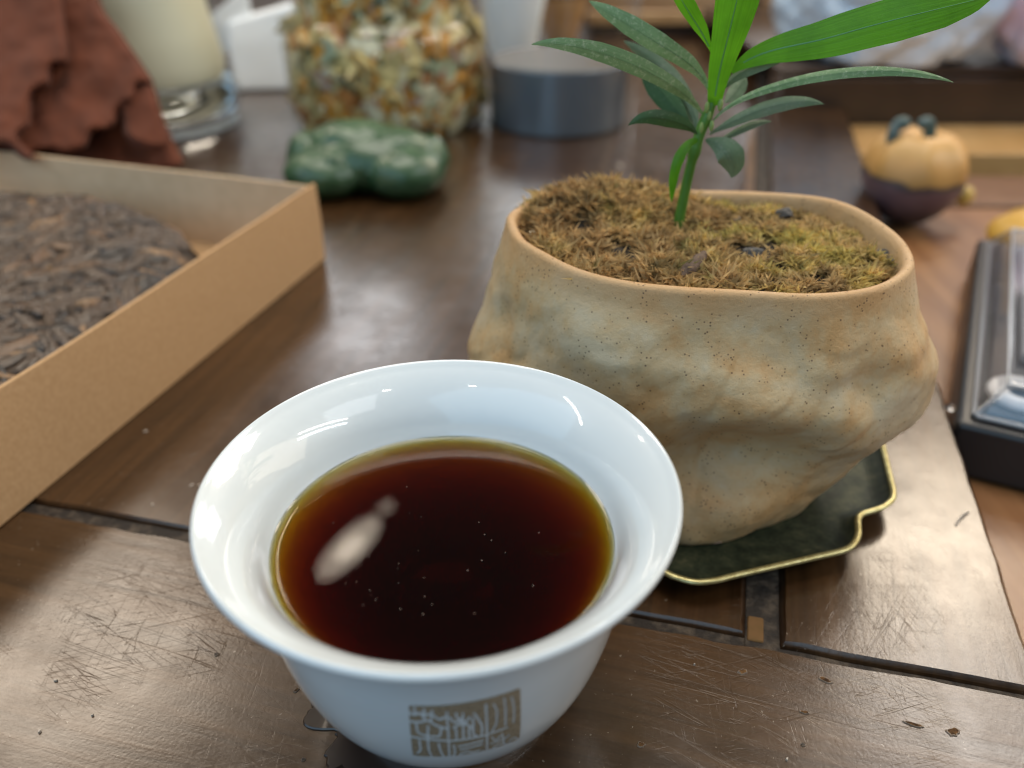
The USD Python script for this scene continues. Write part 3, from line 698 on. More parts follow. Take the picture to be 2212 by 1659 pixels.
for i, (px, py, s, lb) in enumerate([(1575, 442, .0016, 'dark grey stone on moss right of the stem'), (1585, 500, .0011, 'small grey stone in front of the stem'), (1690, 492, .0020, 'grey soil clod in the middle of the yellow moss'),
                                     (1905, 558, .0022, 'grey soil clod by the right rim of the planter'), (1925, 575, .0016, 'smaller grey clod by the right rim of the planter'), (1228, 462, .0018, 'reddish brown clod on the moss mound'), (1625, 575, .0018, 'grey clod in the dark bare patch')]):
    g = displace(trimesh.creation.icosphere(3, s), s * .7, 500, seed=i); g.vertices *= [1.3, 1, .7]; p = on_z(px, py, .066); g.apply_translation([p[0], p[1], float(moss_z(np.array(p[0]), np.array(p[1]))) + .0006])
    tag(obj('soil_clod', g, BARK if i == 5 else GRIT), lb, 'clod')

# ------------------------------------------------------------------ the seedling
def leaf_mat(name, col, col2, dust, rough, transl, dcol=(.42, .46, .36), dscale=520):
    return M(name, {'g': ('geometry', {}), 'n': ('noise_texture', {'scale': 120, 'detail': 4}), 'r': ('rgb_ramp', {'ramp': [(0, col), (.4, col), (.65, col2), (1, col2)]}),
                    'dn': ('noise_texture', {'scale': dscale, 'detail': 5, 'roughness': .75}), 'dr': ('map_range', {'from_min': .62 - .22 * dust, 'from_max': .72, 'to_min': .0, 'to_max': min(1, .35 + dust), 'clamp': True}),
                    'mx': ('mix', {'mix_type': 'mix', 'color2': dcol}), 'b': ('bump', {'distance': .00016, 'strength': .55}), 'uv': ('uvmap', {}), 'um': ('mapping', {'scale': (9, 1.6, 1)}), 'un': ('noise_texture', {'scale': 1.0, 'detail': 3}), 'ur': ('map_range', {'from_min': .3, 'from_max': .7, 'to_min': .84, 'to_max': 1.12}), 'uh': ('hsv', {}),
                    'bh': ('math', {'math_type': 'add'}), 'p': ('principled_bsdf', {'roughness': rough, 'specular_ior_level': .5}), 't': ('translucent_bsdf', {}), 'm': ('mix_closure', {'fac': transl})},
             [('g.position', 'n.vector'), ('n.fac', 'r.fac'), ('g.position', 'dn.vector'), ('dn.fac', 'dr.value'), ('uv.UV', 'um.vector'), ('um.vector', 'un.vector'), ('un.fac', 'ur.value'), ('ur.result', 'uh.value'), ('r.color', 'uh.color'), ('uh.color', 'mx.color1'), ('dr.result', 'mx.fac'), ('mx.color', 'p.base_color'), ('uh.color', 't.color'),
              ('dn.fac', 'bh.value1'), ('un.fac', 'bh.value2'), ('bh.value', 'b.height'), ('b.normal', 'p.normal'), ('p.BSDF', 'm.closure1'), ('t.BSDF', 'm.closure2')], surface='m.closure')


LF_BRIGHT = leaf_mat('leaf_bright', (.10, .33, .012), (.075, .26, .010), .06, .42, .48, (.32, .42, .14), 1500)
LF_DARK = leaf_mat('leaf_dark', (.040, .11, .034), (.030, .085, .028), .25, .5, .18, (.24, .31, .20), 1100)
LF_DUST = leaf_mat('leaf_dusty', (.20, .33, .15), (.15, .27, .115), .5, .5, .2, (.55, .60, .42), 900)
LF_GREY = leaf_mat('leaf_grey', (.12, .19, .10), (.15, .20, .12), .3, .5, .15, (.34, .36, .26), 900)
STEM = simple('stem_green', (.055, .17, .018), .4, var=((.085, .22, .03), 150), bump=(700, .0001))
VEIN = simple('midrib', (.10, .30, .12), .4)
BUDC = simple('bud', (.25, .36, .10), .5)
YS = .2045
plant = thing('seedling', 'green seedling with long narrow leaves growing from the mossy planter', 'plant', (on_y(1463, 499, YS)[0], YS, .066))
stem_pts = [on_y(1460, 512, YS), on_y(1478, 421, YS), on_y(1504, 314, YS), on_y(1514, 283, YS), on_y(1530, 245, YS), on_y(1543, 205, YS)]
obj('stem', tube(spline(stem_pts, 30), np.interp(np.linspace(0, 1, 30), [0, .1, .55, .62, .7, .85, 1], [.0015, .00135, .00120, .00165, .0013, .0014, .0008]), 14), STEM, plant)


def leaf(pts, width, mat, fold=.18, roll=0.0, name='leaf', vein=True, prof=None, n=34, face=None, label=None):
    """pts: (px, py, y) along the leaf from its base; width: full width in photo pixels at its widest; roll tips the blade about its axis."""
    c = spline([on_y(a, b, y) for a, b, y in pts], n)
    t = np.gradient(c, axis=0); t /= np.linalg.norm(t, axis=1)[:, None]
    f = np.linspace(0, 1, n)
    pw = np.interp(f, *zip(*(prof or [(0, .12), (.08, .3), (.25, .72), (.5, 1), (.7, .95), (.87, .62), (.96, .25), (1, .03)])))
    depth = (c[:, 1] * math.cos(PITCH) - (c[:, 2] - H) * math.sin(PITCH))
    hw = .5 * width * pw * depth / FPX
    view = c - np.array([0, 0, H]); view /= np.linalg.norm(view, axis=1)[:, None]
    s = np.cross(t, view); s /= np.linalg.norm(s, axis=1)[:, None]      # across the blade, square to the view
    up = np.cross(s, t)
    if roll:
        s, up = math.cos(roll) * s + math.sin(roll) * up, -math.sin(roll) * s + math.cos(roll) * up
    k = np.linspace(-1, 1, 9)
    rip = .03 * np.sin(f * 17)[:, None]
    P = c[:, None] + hw[:, None, None] * (k[None, :, None] * s[:, None] - (fold * (np.abs(k) ** 1.3)[None] + rip * k[None])[..., None] * up[:, None] * -1)
    v, fc = grid(P)
    nd = obj(name, (v, fc), mat, plant, smooth=True, label=label, uv=np.stack(np.meshgrid(f, k, indexing='ij')[::-1], -1).reshape(-1, 2))
    if vein:
        m0 = 2; e = slice(m0, n - 2); off = up[e] * .00010
        off = np.where(((np.array([0, 0, H]) - c[e]) * up[e]).sum(1)[:, None] > 0, off, -off)
        w = np.interp(f[e], [0, .2, 1], [.00018, .00014, .00004])[:, None]
        vv, vf = grid(np.stack([c[e] - s[e] * w + off, c[e] + off * 1.6, c[e] + s[e] * w + off], 1))
        p = nd.path + '/midrib'
        usdkit.mesh(stage, p, (vv - plant.loc, vf), VEIN if mat is LF_BRIGHT else mat, smooth=True)
    return nd


Y = YS
leaf([(1543, 228, Y - .001), (1554, 157, Y - .004), (1573, 79, Y - .008), (1592, 0, Y - .011), (1612, -90, Y - .012), (1622, -170, Y - .008)], 94, LF_BRIGHT, .22, .05, prof=[(0, .30), (.12, .42), (.3, .62), (.5, .88), (.62, 1), (.8, .8), (1, .05)], label='broad bright upright leaf')
leaf([(1580, 155, Y - .001), (1639, 119, Y - .004), (1764, 88, Y - .010), (1859, 62, Y - .014), (1962, 35, Y - .018), (2065, 10, Y - .019), (2150, -12, Y - .019)], 92, LF_BRIGHT, .10, .06, prof=[(0, .12), (.1, .42), (.25, .68), (.45, .92), (.65, 1), (.82, .88), (.93, .55), (1, .05)], label='largest bright leaf, reaching to the right')
leaf([(1536, 112, Y - .003), (1510, 60, Y - .005), (1480, 12, Y - .007), (1450, -45, Y - .008), (1430, -90, Y - .008)], 42, LF_BRIGHT, .35, .5, label='narrow bright leaf rising to the left')
leaf([(1531, 196, Y), (1500, 148, Y - .002), (1438, 104, Y - .004), (1356, 53, Y - .003), (1272, 2, Y + .002)], 46, LF_DUST, .22, .25)
leaf([(1517, 246, Y), (1482, 207, Y - .004), (1438, 176, Y - .008), (1356, 135, Y - .012), (1262, 104, Y - .014), (1200, 94, Y - .014), (1148, 96, Y - .012)], 42, LF_DUST, .22, .22)
leaf([(1508, 270, Y + .003), (1466, 184, Y + .010), (1438, 154, Y + .013), (1394, 119, Y + .016), (1347, 88, Y + .018)], 34, LF_GREY, .3, .2)
leaf([(1490, 272, Y + .003), (1468, 246, Y + .004), (1438, 210, Y + .006), (1410, 178, Y + .008), (1385, 150, Y + .010)], 50, LF_DARK, .25, .0)
leaf([(1506, 280, Y + .003), (1492, 246, Y + .005), (1474, 210, Y + .007), (1455, 180, Y + .009)], 40, LF_GREY, .25, .2)
leaf([(1506, 290, Y - .001), (1475, 268, Y - .005), (1438, 257, Y - .008), (1394, 254, Y - .010), (1357, 271, Y - .010)], 34, LF_DARK, .25, .1)
leaf([(1510, 308, Y - .001), (1485, 314, Y - .004), (1466, 345, Y - .006), (1454, 395, Y - .006), (1450, 437, Y - .005)], 24, LF_BRIGHT, .30, .1, vein=False, prof=[(0, .5), (.1, .6), (.4, 1), (.7, .8), (.9, .4), (1, .05)], label='small bright leaf hanging down by the stem')
leaf([(1524, 302, Y - .001), (1548, 310, Y - .004), (1573, 328, Y - .006), (1584, 352, Y - .006), (1579, 384, Y - .005)], 60, LF_GREY, .22, .1, prof=[(0, .08), (.15, .35), (.4, .85), (.6, 1), (.8, .75), (.93, .32), (1, .03)], label='short grey green leaf curled downwards')
leaf([(1532, 290, Y), (1592, 258, Y - .003), (1670, 229, Y - .006), (1733, 219, Y - .008), (1780, 225, Y - .009)], 32, LF_GREY, .3, .2)
leaf([(1545, 306, Y + .002), (1580, 290, Y + .001), (1623, 270, Y - .001), (1667, 262, Y - .002)], 18, LF_GREY, .3, .3)
leaf([(1534, 268, Y), (1592, 219, Y - .003), (1670, 188, Y - .007), (1764, 165, Y - .012), (1859, 154, Y - .016), (1920, 153, Y - .018), (1993, 160, Y - .020), (2060, 178, Y - .020)], 24, LF_DUST, .35, .35)
leaf([(1560, 196, Y), (1600, 158, Y - .001), (1650, 136, Y - .003), (1700, 124, Y - .004)], 30, LF_GREY, .3, .3)
leaf([(1566, 222, Y + .004), (1590, 196, Y + .006), (1612, 166, Y + .008)], 34, LF_GREY, .25, .1)
for px, py, r in ((1527, 232, .0007), (1556, 226, .0008), (1515, 276, .0007), (1537, 272, .0007), (1532, 250, .0006)):
    b = trimesh.creation.icosphere(2, r); b.vertices *= [.8, .8, 1.9]; b.apply_translation(on_y(px, py, Y - .0013)); obj('bud', b, BUDC, plant, smooth=True)

# ------------------------------------------------------------------ card box and tea cake
CARD = simple('kraft_card', (.54, .345, .185), .75, spec=.25, var=((.47, .29, .145), 700, .3, .7), bump=(1500, .00008))
CARD_IN = simple('card_inside', (.76, .54, .34), .8, spec=.2, var=((.70, .49, .30), 200))
BC = np.array([-.0824, .3406])
ea = np.array([-math.sin(math.radians(16.6)), -math.cos(math.radians(16.6))])    # towards the viewer
eb = np.array([-.958, .286])                                                     # to the left
BL, BT, BH = .222, .0016, .0342
box = thing('card_box', 'open tan cardboard box holding a tea cake at the left', 'box', (BC[0] + .11 * (ea[0] + eb[0]), BC[1] + .11 * (ea[1] + eb[1]), 0))


def wall(p, q, lean_in, t, h0, h1):
    """An upright card panel from p to q, t thick towards lean_in, with a softly rounded top edge."""
    p, q, li = np.array(p), np.array(q), np.array(lean_in)
    n = 24; s = np.linspace(0, 1, n)[:, None]
    base = p + (q - p) * s
    bow = -li * (.0012 * np.sin(s * np.pi) + (meshkit.fbm(np.c_[s * 6, s * 0 + p[0] * 90, s * 0], 2, 4)[:, None] - .5) * .0022 * np.sin(s * np.pi) ** .5)
    prof_ = [(0, .0002), (-.0006, h0 * .5), (0, h0 - .0005), (.0004, h0), (t - .0004, h0), (t, h0 - .0005), (t, .0004)]
    P = np.array([[np.r_[b + bw * (z / h0) + li * (o + .0030 * (z / h0) * ss), z + (h1 - h0) * ss * (z / h0)] for o, z in prof_] for b, bw, ss in zip(base, bow, s[:, 0])])
    v, f = grid(P, close_v=True)
    k = len(prof_); m = len(v)
    caps = [[0, j, j + 1] for j in range(1, k - 1)] + [[m - k, m - k + j + 1, m - k + j] for j in range(1, k - 1)]
    mm = trimesh.Trimesh(v, np.vstack([f, caps]), process=False); mm.fix_normals(); return mm


c0, c1, c2, c3 = BC, BC + ea * BL, BC + ea * BL + eb * BL, BC + eb * BL
obj('side_panel', wall(c0, c1, eb, BT, BH, BH - .001), CARD, box)
obj('back_panel', wall(c3 + ea * .0004, c0 + ea * .0004 + eb * .0020, ea, BT, BH + .0003, BH + .0003), CARD_IN, box)
obj('side_panel', wall(c2 + eb * -.0001, c3, -eb, BT, BH, BH), CARD, box)
obj('front_panel', wall(c1 - ea * .0002 + eb * .002, c2 - ea * .0002 - eb * .002, -ea, BT, BH, BH), CARD, box)
obj('floor_panel', slab([c0 + (eb + ea) * .001, c1 + (eb - ea) * .001, c2 - (eb + ea) * .001, c3 + (-eb + ea) * .001], .0003, .0020, .0003), CARD, box)

CK = np.array([-.2125, .2640]); CR = .1005
CAKE = simple('cake_dark', (.030, .021, .015), .5, var=((.11, .070, .042), 130, .42, .66), bump=(300, .0022))
rad = np.r_[np.linspace(.0, .9, 60), np.linspace(.91, 1.0, 14)]
tt = np.linspace(0, 2 * np.pi, 300, endpoint=False)


def cake_z(x, y):
    r = np.clip(np.hypot(x - CK[0], y - CK[1]) / CR, 0, 1)
    edge = .0235 * np.sqrt(np.clip(1 - ((r - .80).clip(0) / .2) ** 2.2, 0, 1))
    return .0025 + edge + ((meshkit.fbm(np.stack([x * 110, y * 110, 0 * x], -1), 4, 8) - .5) * .0042) * np.clip((1.02 - r) * 8, 0, 1)


cx_ = CK[0] + CR * rad[:, None] * np.cos(tt); cy_ = CK[1] + CR * rad[:, None] * np.sin(tt)
cv, cf = grid(np.stack([cx_, cy_, cake_z(cx_, cy_)], -1), close_v=True)
cm = trimesh.Trimesh(cv, cf, process=False)
if cm.face_normals[:, 2].mean() < 0: cm.invert()
cake = thing('tea_cake', 'round dark pressed tea cake lying in the card box', 'tea cake', (CK[0], CK[1], .002))
obj('cake_body', cm, CAKE, cake, smooth=True)
LEAFT = [simple(f'dry_leaf_{k}', c, .42, spec=.5, var=(tuple(np.array(c) * .6), 400)) for k, c in (('black', (.030, .022, .017)), ('brown', (.085, .055, .035)), ('russet', (.15, .082, .040)), ('gold', (.27, .155, .07)))]
rc = np.random.default_rng(33)


def strip(x, y, L, w, a, curl, tw):
    n = 8; s = np.linspace(-.5, .5, n)
    aa = a + curl * s
    dx = np.cumsum(np.cos(aa)) * L / n; dy = np.cumsum(np.sin(aa)) * L / n
    px, py = x + dx - dx.mean(), y + dy - dy.mean()
    z = cake_z(px, py) + .0001 + (L * 4000 % 1) * .0008 + .0006 * np.sin(s * 3 + tw)
    hw = w * np.sqrt(np.clip(1 - (2 * s) ** 2 * .92, .02, 1)) * .5
    nx, ny = -np.sin(aa), np.cos(aa)
    P = np.stack([np.c_[px + nx * hw * k, py + ny * hw * k, z + dz] for k, dz in ((-1, -.0006), (-.45, .0003), (.45, .0003), (1, -.0006))], 1)
    d = P[..., :2] - CK; q = np.linalg.norm(d, axis=-1, keepdims=True); P[..., :2] = CK + d * np.minimum(1, .0985 / q)
    return grid(P)


def one(i):
    for _ in range(1000):
        r, a0 = CR * math.sqrt(rc.uniform(0, 1)) * .93, rc.uniform(0, 2 * np.pi)
        x, y = CK[0] + r * math.cos(a0), CK[1] + r * math.sin(a0)
        # the quarter of the cake in view gets the separate leaves
        if i >= 300 or (x > -.26 and y > .13 and x > -.03 - .55 * y - .03): break
    return strip(x, y, rc.uniform(.009, .030), rc.uniform(.0022, .0056), rc.uniform(0, 2 * np.pi), rc.normal(0, 1.2), rc.uniform(0, 6))


for i in range(300):
    v, f = one(i); obj('tea_leaf', (v, f), LEAFT[rc.choice(4, p=[.40, .30, .20, .10])], cake, smooth=True)
rest = [trimesh.Trimesh(*one(300), process=False) for _ in range(1100)]
obj('small_leaves', cat(rest), LEAFT[1], cake, smooth=True, kind='stuff')

# ------------------------------------------------------------------ brown cloth behind the box
SUEDE = simple('suede', (.095, .029, .015), .9, spec=.1, sheen=.08, var=((.135, .043, .023), 60), bump=(1600, .0003))


def drape(outline, y_low, y_high, zl, zh, thick, seed, amp):
    """A thick soft fold of cloth: its outline as seen, laid on a slope that runs from y_low (low) back to y_high (high)."""
    from scipy.spatial import Delaunay
    P = sg.Polygon(np.array(pspline(np.array(outline + [outline[0]], float), len(outline) * 9))[:-1]).buffer(0)
    ring = np.array([P.exterior.interpolate(d).coords[0] for d in np.arange(0, P.length, 6.0)])
    gx, gy = np.meshgrid(np.arange(-130, 420, 7.0), np.arange(-90, 400, 7.0)); gx[::2] += 3.5
    g = np.c_[gx.ravel(), gy.ravel()]; pts_ = shapely.points(g)
    g = g[shapely.contains(P, pts_) & (shapely.distance(P.exterior, pts_) > 3.5)]
    v2 = np.vstack([ring, g]); f2 = Delaunay(v2).simplices
    f2 = f2[shapely.contains(P.buffer(.5), shapely.points(v2[f2].mean(1)))]
    edge = shapely.distance(P.exterior, shapely.points(v2))
    def place(q, off):
        out = []
        for (a, b), o in zip(q, off):
            t = np.clip((340 - b) / 340.0, -.2, 1.2)
            out.append(on_y(a, b, y_low + (y_high - y_low) * t - o))
        return np.array(out)
    rise = np.clip(edge / 16, 0, 1); rise = np.sqrt(1 - (1 - rise) ** 2)
    w = (meshkit.fbm(np.c_[v2 / 75.0, np.full(len(v2), seed)], 3, seed) - .5) * 2 * amp
    front = place(v2, thick * rise + w * rise); back = place(v2, -thick * .6 * np.ones(len(v2)) * rise - .004)
    n = len(v2)
    a, b, c = (v2[f2[:, k]] for k in range(3))
    s = (b[:, 0] - a[:, 0]) * (c[:, 1] - a[:, 1]) - (b[:, 1] - a[:, 1]) * (c[:, 0] - a[:, 0])
    f2 = np.where((s > 0)[:, None], f2[:, ::-1], f2)
    e = np.sort(np.vstack([f2[:, [0, 1]], f2[:, [1, 2]], f2[:, [2, 0]]]), 1); u, cnt = np.unique(e, axis=0, return_counts=True)
    bd = u[cnt == 1]
    side = np.vstack([np.c_[bd[:, 0], bd[:, 1], bd[:, 1] + n], np.c_[bd[:, 0], bd[:, 1] + n, bd[:, 0] + n]])
    m = trimesh.Trimesh(np.vstack([front, back]), np.vstack([f2, f2[:, ::-1] + n, side]), process=False)
    return m


cloth = thing('brown_cloth', 'folded rust brown suede cloth piled behind the card box', 'cloth', (-.25, .44, 0))
obj('under_fold', drape([(-120, -60), (200, -60), (222, 15), (262, 75), (330, 178), (338, 205), (352, 250), (372, 300), (398, 352), (300, 372), (120, 365), (-120, 365)], .418, .500, 0, 0, .006, 3, .004), SUEDE, cloth, label='lowest fold, in shade')
obj('inner_fold', drape([(200, 150), (330, 185), (350, 250), (366, 310), (352, 324), (320, 322), (285, 310), (266, 285), (262, 250), (240, 220)], .402, .470, 0, 0, .006, 5, .003), SUEDE, cloth)
obj('main_fold', drape([(-120, -60), (190, -60), (215, 8), (262, 72), (333, 180), (300, 184), (291, 215), (258, 236), (246, 272), (200, 286), (186, 318), (140, 330), (100, 325), (40, 345), (-120, 330)], .392, .478, 0, 0, .008, 7, .006), SUEDE, cloth)
obj('top_fold', drape([(-120, -60), (120, -60), (140, 40), (150, 135), (112, 145), (110, 180), (70, 205), (66, 270), (40, 295), (82, 343), (55, 345), (10, 315), (-120, 330)], .376, .462, 0, 0, .008, 9, .005), SUEDE, cloth)

# ------------------------------------------------------------------ jade ornament
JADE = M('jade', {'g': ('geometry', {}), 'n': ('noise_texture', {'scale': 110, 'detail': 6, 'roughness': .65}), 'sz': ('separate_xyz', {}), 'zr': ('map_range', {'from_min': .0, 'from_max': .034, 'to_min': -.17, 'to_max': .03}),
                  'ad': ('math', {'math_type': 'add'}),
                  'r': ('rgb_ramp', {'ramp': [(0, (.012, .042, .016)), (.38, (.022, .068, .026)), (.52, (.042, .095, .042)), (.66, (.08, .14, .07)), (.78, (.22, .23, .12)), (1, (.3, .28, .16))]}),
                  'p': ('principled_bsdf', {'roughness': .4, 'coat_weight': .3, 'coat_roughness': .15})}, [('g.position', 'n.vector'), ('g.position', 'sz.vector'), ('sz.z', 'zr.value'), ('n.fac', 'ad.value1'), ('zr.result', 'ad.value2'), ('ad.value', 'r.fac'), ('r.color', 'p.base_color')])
JC = np.array([-.077, .437, 0])
jm = smooth_union([ell(JC + [0, .004, .015], (.039, .026, .0165)), ell(JC + [-.020, -.010, .0115], (.022, .020, .0125)), ell(JC + [.021, -.010, .0120], (.021, .020, .0130)), ell(JC + [-.006, .004, .024], (.024, .017, .0105)),
                   ell(JC + [.016, .000, .0215], (.018, .014, .0095)), ell(JC + [-.032, .004, .015], (.011, .013, .0135)), ell(JC + [.034, .004, .014], (.0095, .014, .0125)), ell(JC + [-.014, -.018, .019], (.007, .006, .005)), ell(JC + [.020, -.017, .020], (.007, .006, .005))], .0018, 14)
jm.vertices[:, 2] = np.maximum(jm.vertices[:, 2], .0003)
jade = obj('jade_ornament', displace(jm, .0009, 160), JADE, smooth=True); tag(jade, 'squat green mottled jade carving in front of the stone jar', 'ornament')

# ------------------------------------------------------------------ jar of stone chips
GLASS = pane('clear_glass', (.97, .985, .98), .02, .028)
JR, JY = .0655, np.array([-.0825, .5755])
jar = thing('glass_jar', 'squat clear glass jar full of stone chips, behind the jade carving', 'jar', (JY[0], JY[1], 0))
jo = [(0, .0006), (.052, .0006), (.060, .0020), (.0640, .0060), (JR, .013), (JR, .052), (.0640, .060), (.0600, .0650), (.0560, .0675), (.0555, .074), (.0570, .076), (.0570, .112), (.0545, .113), (.0545, .108)]
obj('jar_wall', lathe(jo, 72, (JY[0], JY[1], 0)), GLASS, jar, smooth=40)
chips = thing('stone_chips', 'mixed ochre, cream and green stone chips filling the glass jar', 'stone chips', (JY[0], JY[1], .003))
CH = [simple(f'chip_{k}', c, .5, coat=.3, coat_r=.2, var=(tuple(np.array(c) * .7), 90)) for k, c in (('ochre', (.62, .28, .03)), ('cream', (.78, .70, .46)), ('straw', (.66, .52, .22)), ('rust', (.46, .18, .04)), ('green', (.07, .10, .04)), ('rose', (.50, .33, .24)), ('pale_green', (.42, .46, .28)))]
rj = np.random.default_rng(8)


def chip():
    m = trimesh.convex.convex_hull(rj.normal(0, 1, (11, 3)) * [1, .75, .5]); m.vertices *= rj.uniform(.0046, .0086) / 1.1
    m.apply_transform(trimesh.transformations.random_rotation_matrix(rj.uniform(0, 1, 3))); return m


def flush(m, r, a, z):
    m.apply_translation([r * math.cos(a), r * math.sin(a), z]); v = np.array(m.vertices); q = np.hypot(v[:, 0], v[:, 1]); k = np.minimum(1, (jar_r(v[:, 2]) + .0004) / q)
    v[:, :2] *= k[:, None]; m.vertices = v + [JY[0], JY[1], 0]; return m


def jar_r(z): return np.interp(z, [.003, .006, .013, .051, .0585, .0625, .067, .075, .11], [.054, .0595, .0625, .0625, .061, .0575, .053, .053, .053])


for i in range(300):
    z = .0065 + .078 * (i + .5) / 300; a = -np.pi / 2 + rj.uniform(-1.5, 1.5); r = jar_r(z) - rj.uniform(.0020, .0042)
    m = flush(chip(), r, a, z); obj('chip', m, CH[rj.choice(7, p=[.27, .2, .2, .14, .08, .06, .05])], chips, smooth=False)
inner_fill = lathe([(0, .0045), (.046, .0045), (.0535, .012), (.0540, .05), (.049, .06), (.045, .068), (.044, .100), (0, .102)], 60, (JY[0], JY[1], 0))
back = []
for i in range(900):
    z = rj.uniform(.007, .103); a = rj.uniform(0, 2 * np.pi); r = jar_r(z) - rj.uniform(.007, .012)
    m = chip(); m.apply_translation([JY[0] + r * math.cos(a), JY[1] + r * math.sin(a), z]); back.append(m)
obj('other_chips', cat(back + [displace(inner_fill.subdivide(), .003, 120)]), CH[2], chips, smooth=False, kind='stuff')

# ------------------------------------------------------------------ dark tin with a clear cover
SLATE = M('slate_tin', {'p': ('principled_bsdf', {'base_color': (.115, .13, .15), 'roughness': .36, 'metallic': .25, 'coat_weight': .5, 'coat_roughness': .15})}, [])
TC = (.0305, .5745, 0)
tin = thing('dark_tin', 'round slate grey tin with a dull top, right of the stone jar', 'tin', TC)
obj('body', lathe([(0, .0004), (.0440, .0004), (.0452, .0016), (.0452, .0385), (.0446, .0396), (.0436, .0400)], 80, TC), SLATE, tin, smooth=35)
TOP = simple('tin_top', (.15, .125, .105), .3, coat=.4, coat_r=.15)
obj('lid', lathe([(.0436, .0396), (.0432, .0404), (.040, .0402), (0, .0402)], 80, TC), TOP, tin, smooth=35, label='dull brown grey lid')
tum = thing('glass_cover', 'tall clear glass cover standing over the slate grey tin', 'glass cover', TC)
obj('glass_wall', lathe([(.0495, .0006), (.0512, .0008), (.0512, .118), (.0495, .124), (.0, .1255)], 80, TC), GLASS, tum, smooth=40)

# ------------------------------------------------------------------ glass vessel with cream filling
SOLID = M('thick_glass', {'p': ('principled_bsdf', {'base_color': (.98, .99, .99), 'roughness': .01, 'transmission_weight': 1.0, 'ior': 1.48})}, [])
CREAM = simple('cream_wax', (.90, .85, .64), .45, sss=0)
VC = (-.2300, .5650, 0)
co = thing('white_reflector', 'flat round white coaster added under the glass vessel to brighten its base', 'reflector', (VC[0], VC[1], 0))  # white disc added so the glass base above it looks bright
obj('reflector_body', lathe([(0, .0003), (.044, .0003), (.046, .0012), (.0455, .0028), (.040, .0032), (0, .0032)], 64, VC), PORC, co, smooth=40)
VC = (VC[0], VC[1], .0034)
ves = thing('glass_vessel', 'thick based glass vessel with cream filling behind the brown cloth', 'glass vessel', VC)
obj('glass_base', lathe([(0, .0004), (.040, .0004), (.046, .003), (.0490, .009), (.0488, .018), (.0455, .0245), (.030, .0238), (0, .0235)], 80, VC), SOLID, ves, smooth=45)
obj('glass_wall', lathe([(.0495, .0100), (.0505, .0180), (.0480, .034), (.0445, .055), (.0415, .075), (.0405, .13), (.0390, .131), (.0390, .125)], 80, VC), GLASS, ves, smooth=45)
obj('cream_filling', lathe([(0, .0242), (.030, .0246), (.0415, .0275), (.0432, .036), (.0400, .055), (.0370, .075), (.0362, .105), (0, .106)], 80, VC), CREAM, ves, smooth=45)

# ------------------------------------------------------------------ paper, cups and chest at the back
PAPER = simple('white_paper', (.90, .92, .93), .7, spec=.2)
pk = thing('paper_packet', 'white folded paper packet between the glass vessel and stone jar', 'paper packet', (-.185, .69, 0))
pb = hullbox(-.036, .030, -.012, .012, .0005, .056, .002, -.05, (-.178, .672, 0)).subdivide().subdivide().subdivide()
pb.vertices[:, 1] += (pb.vertices[:, 2]) * .25; pb.vertices[:, 2] += (pb.vertices[:, 0] + .178) * .32 * (pb.vertices[:, 2] / .07)
obj('packet_body', displace(pb, .0012, 40), PAPER, pk, smooth=50)
flap = hullbox(-.060, -.030, -.001, .001, .040, .070, .0004, -.3, (-.168, .690, 0)).subdivide().subdivide(); flap.vertices[:, 2] += (flap.vertices[:, 0] + .2) * .8
obj('packet_flap', displace(flap, .001, 60), PAPER, pk, smooth=50)
pk2 = thing('white_cup', 'plain white cup behind the stone jar, left of the orange cup', 'cup', (.0, .80, 0))
obj('cup_body', lathe([(0, .0005), (.019, .0005), (.021, .003), (.024, .02), (.029, .045), (.031, .06), (.0295, .06), (.0275, .045), (.022, .02), (.018, .006), (0, .005)], 48, (.0, .80, .0)), PAPER, pk2, smooth=45)
ORANGE = simple('orange_clay', (.56, .29, .11), .5, var=((.50, .25, .09), 60))
oc = thing('orange_cup', 'small tapered orange clay cup seen through the glass cover', 'cup', (.048, .87, 0))
obj('cup_body', lathe([(0, .0004), (.0135, .0004), (.0148, .002), (.0205, .022), (.0240, .040), (.0228, .0405), (.019, .022), (.0125, .005), (0, .0045)], 48, (.048, .87, 0)), ORANGE, oc, smooth=45)
wb = thing('white_bowl', 'white porcelain bowl resting on the orange clay cup', 'bowl', (.048, .87, .0408))
obj('bowl_body', lathe([(0, .0400), (.012, .0402), (.022, .0425), (.033, .052), (.037, .064), (.036, .0645), (.031, .054), (.020, .045), (0, .043)], 48, (.048, .87, .0012)), PORC, wb, smooth=45)

CHW = simple('chest_wood', (.40, .235, .115), .45, coat=.2, coat_r=.3, var=((.32, .175, .08), 18))
CHB = simple('chest_band', (.52, .30, .13), .45, coat=.2, coat_r=.3, var=((.42, .23, .09), 24))
chest = thing('wooden_chest', 'light brown wooden chest with brass latch at the back of the table', 'chest', (.19, .95, 0))
obj('front_panel', hullbox(.078, .306, .905, .912, .0245, .085, .001), CHW, chest)
obj('lower_band', hullbox(.075, .308, .900, .912, .010, .0235, .002), CHB, chest)
obj('plinth', hullbox(.080, .303, .908, 1.1, .0004, .0095, .001), DARKB, chest)
obj('carcass', hullbox(.078, .306, .9125, 1.10, .010, .085, .001), CHW, chest)
BR2 = simple('old_brass', (.45, .27, .08), .35, metal=.8)
obj('latch', hullbox(.272, .279, .897, .9045, .026, .060, .001), BR2, chest)
kn = trimesh.creation.icosphere(2, .0042); kn.apply_translation([.245, .9015, .034]); obj('knob', kn, DARKB, chest, smooth=True)

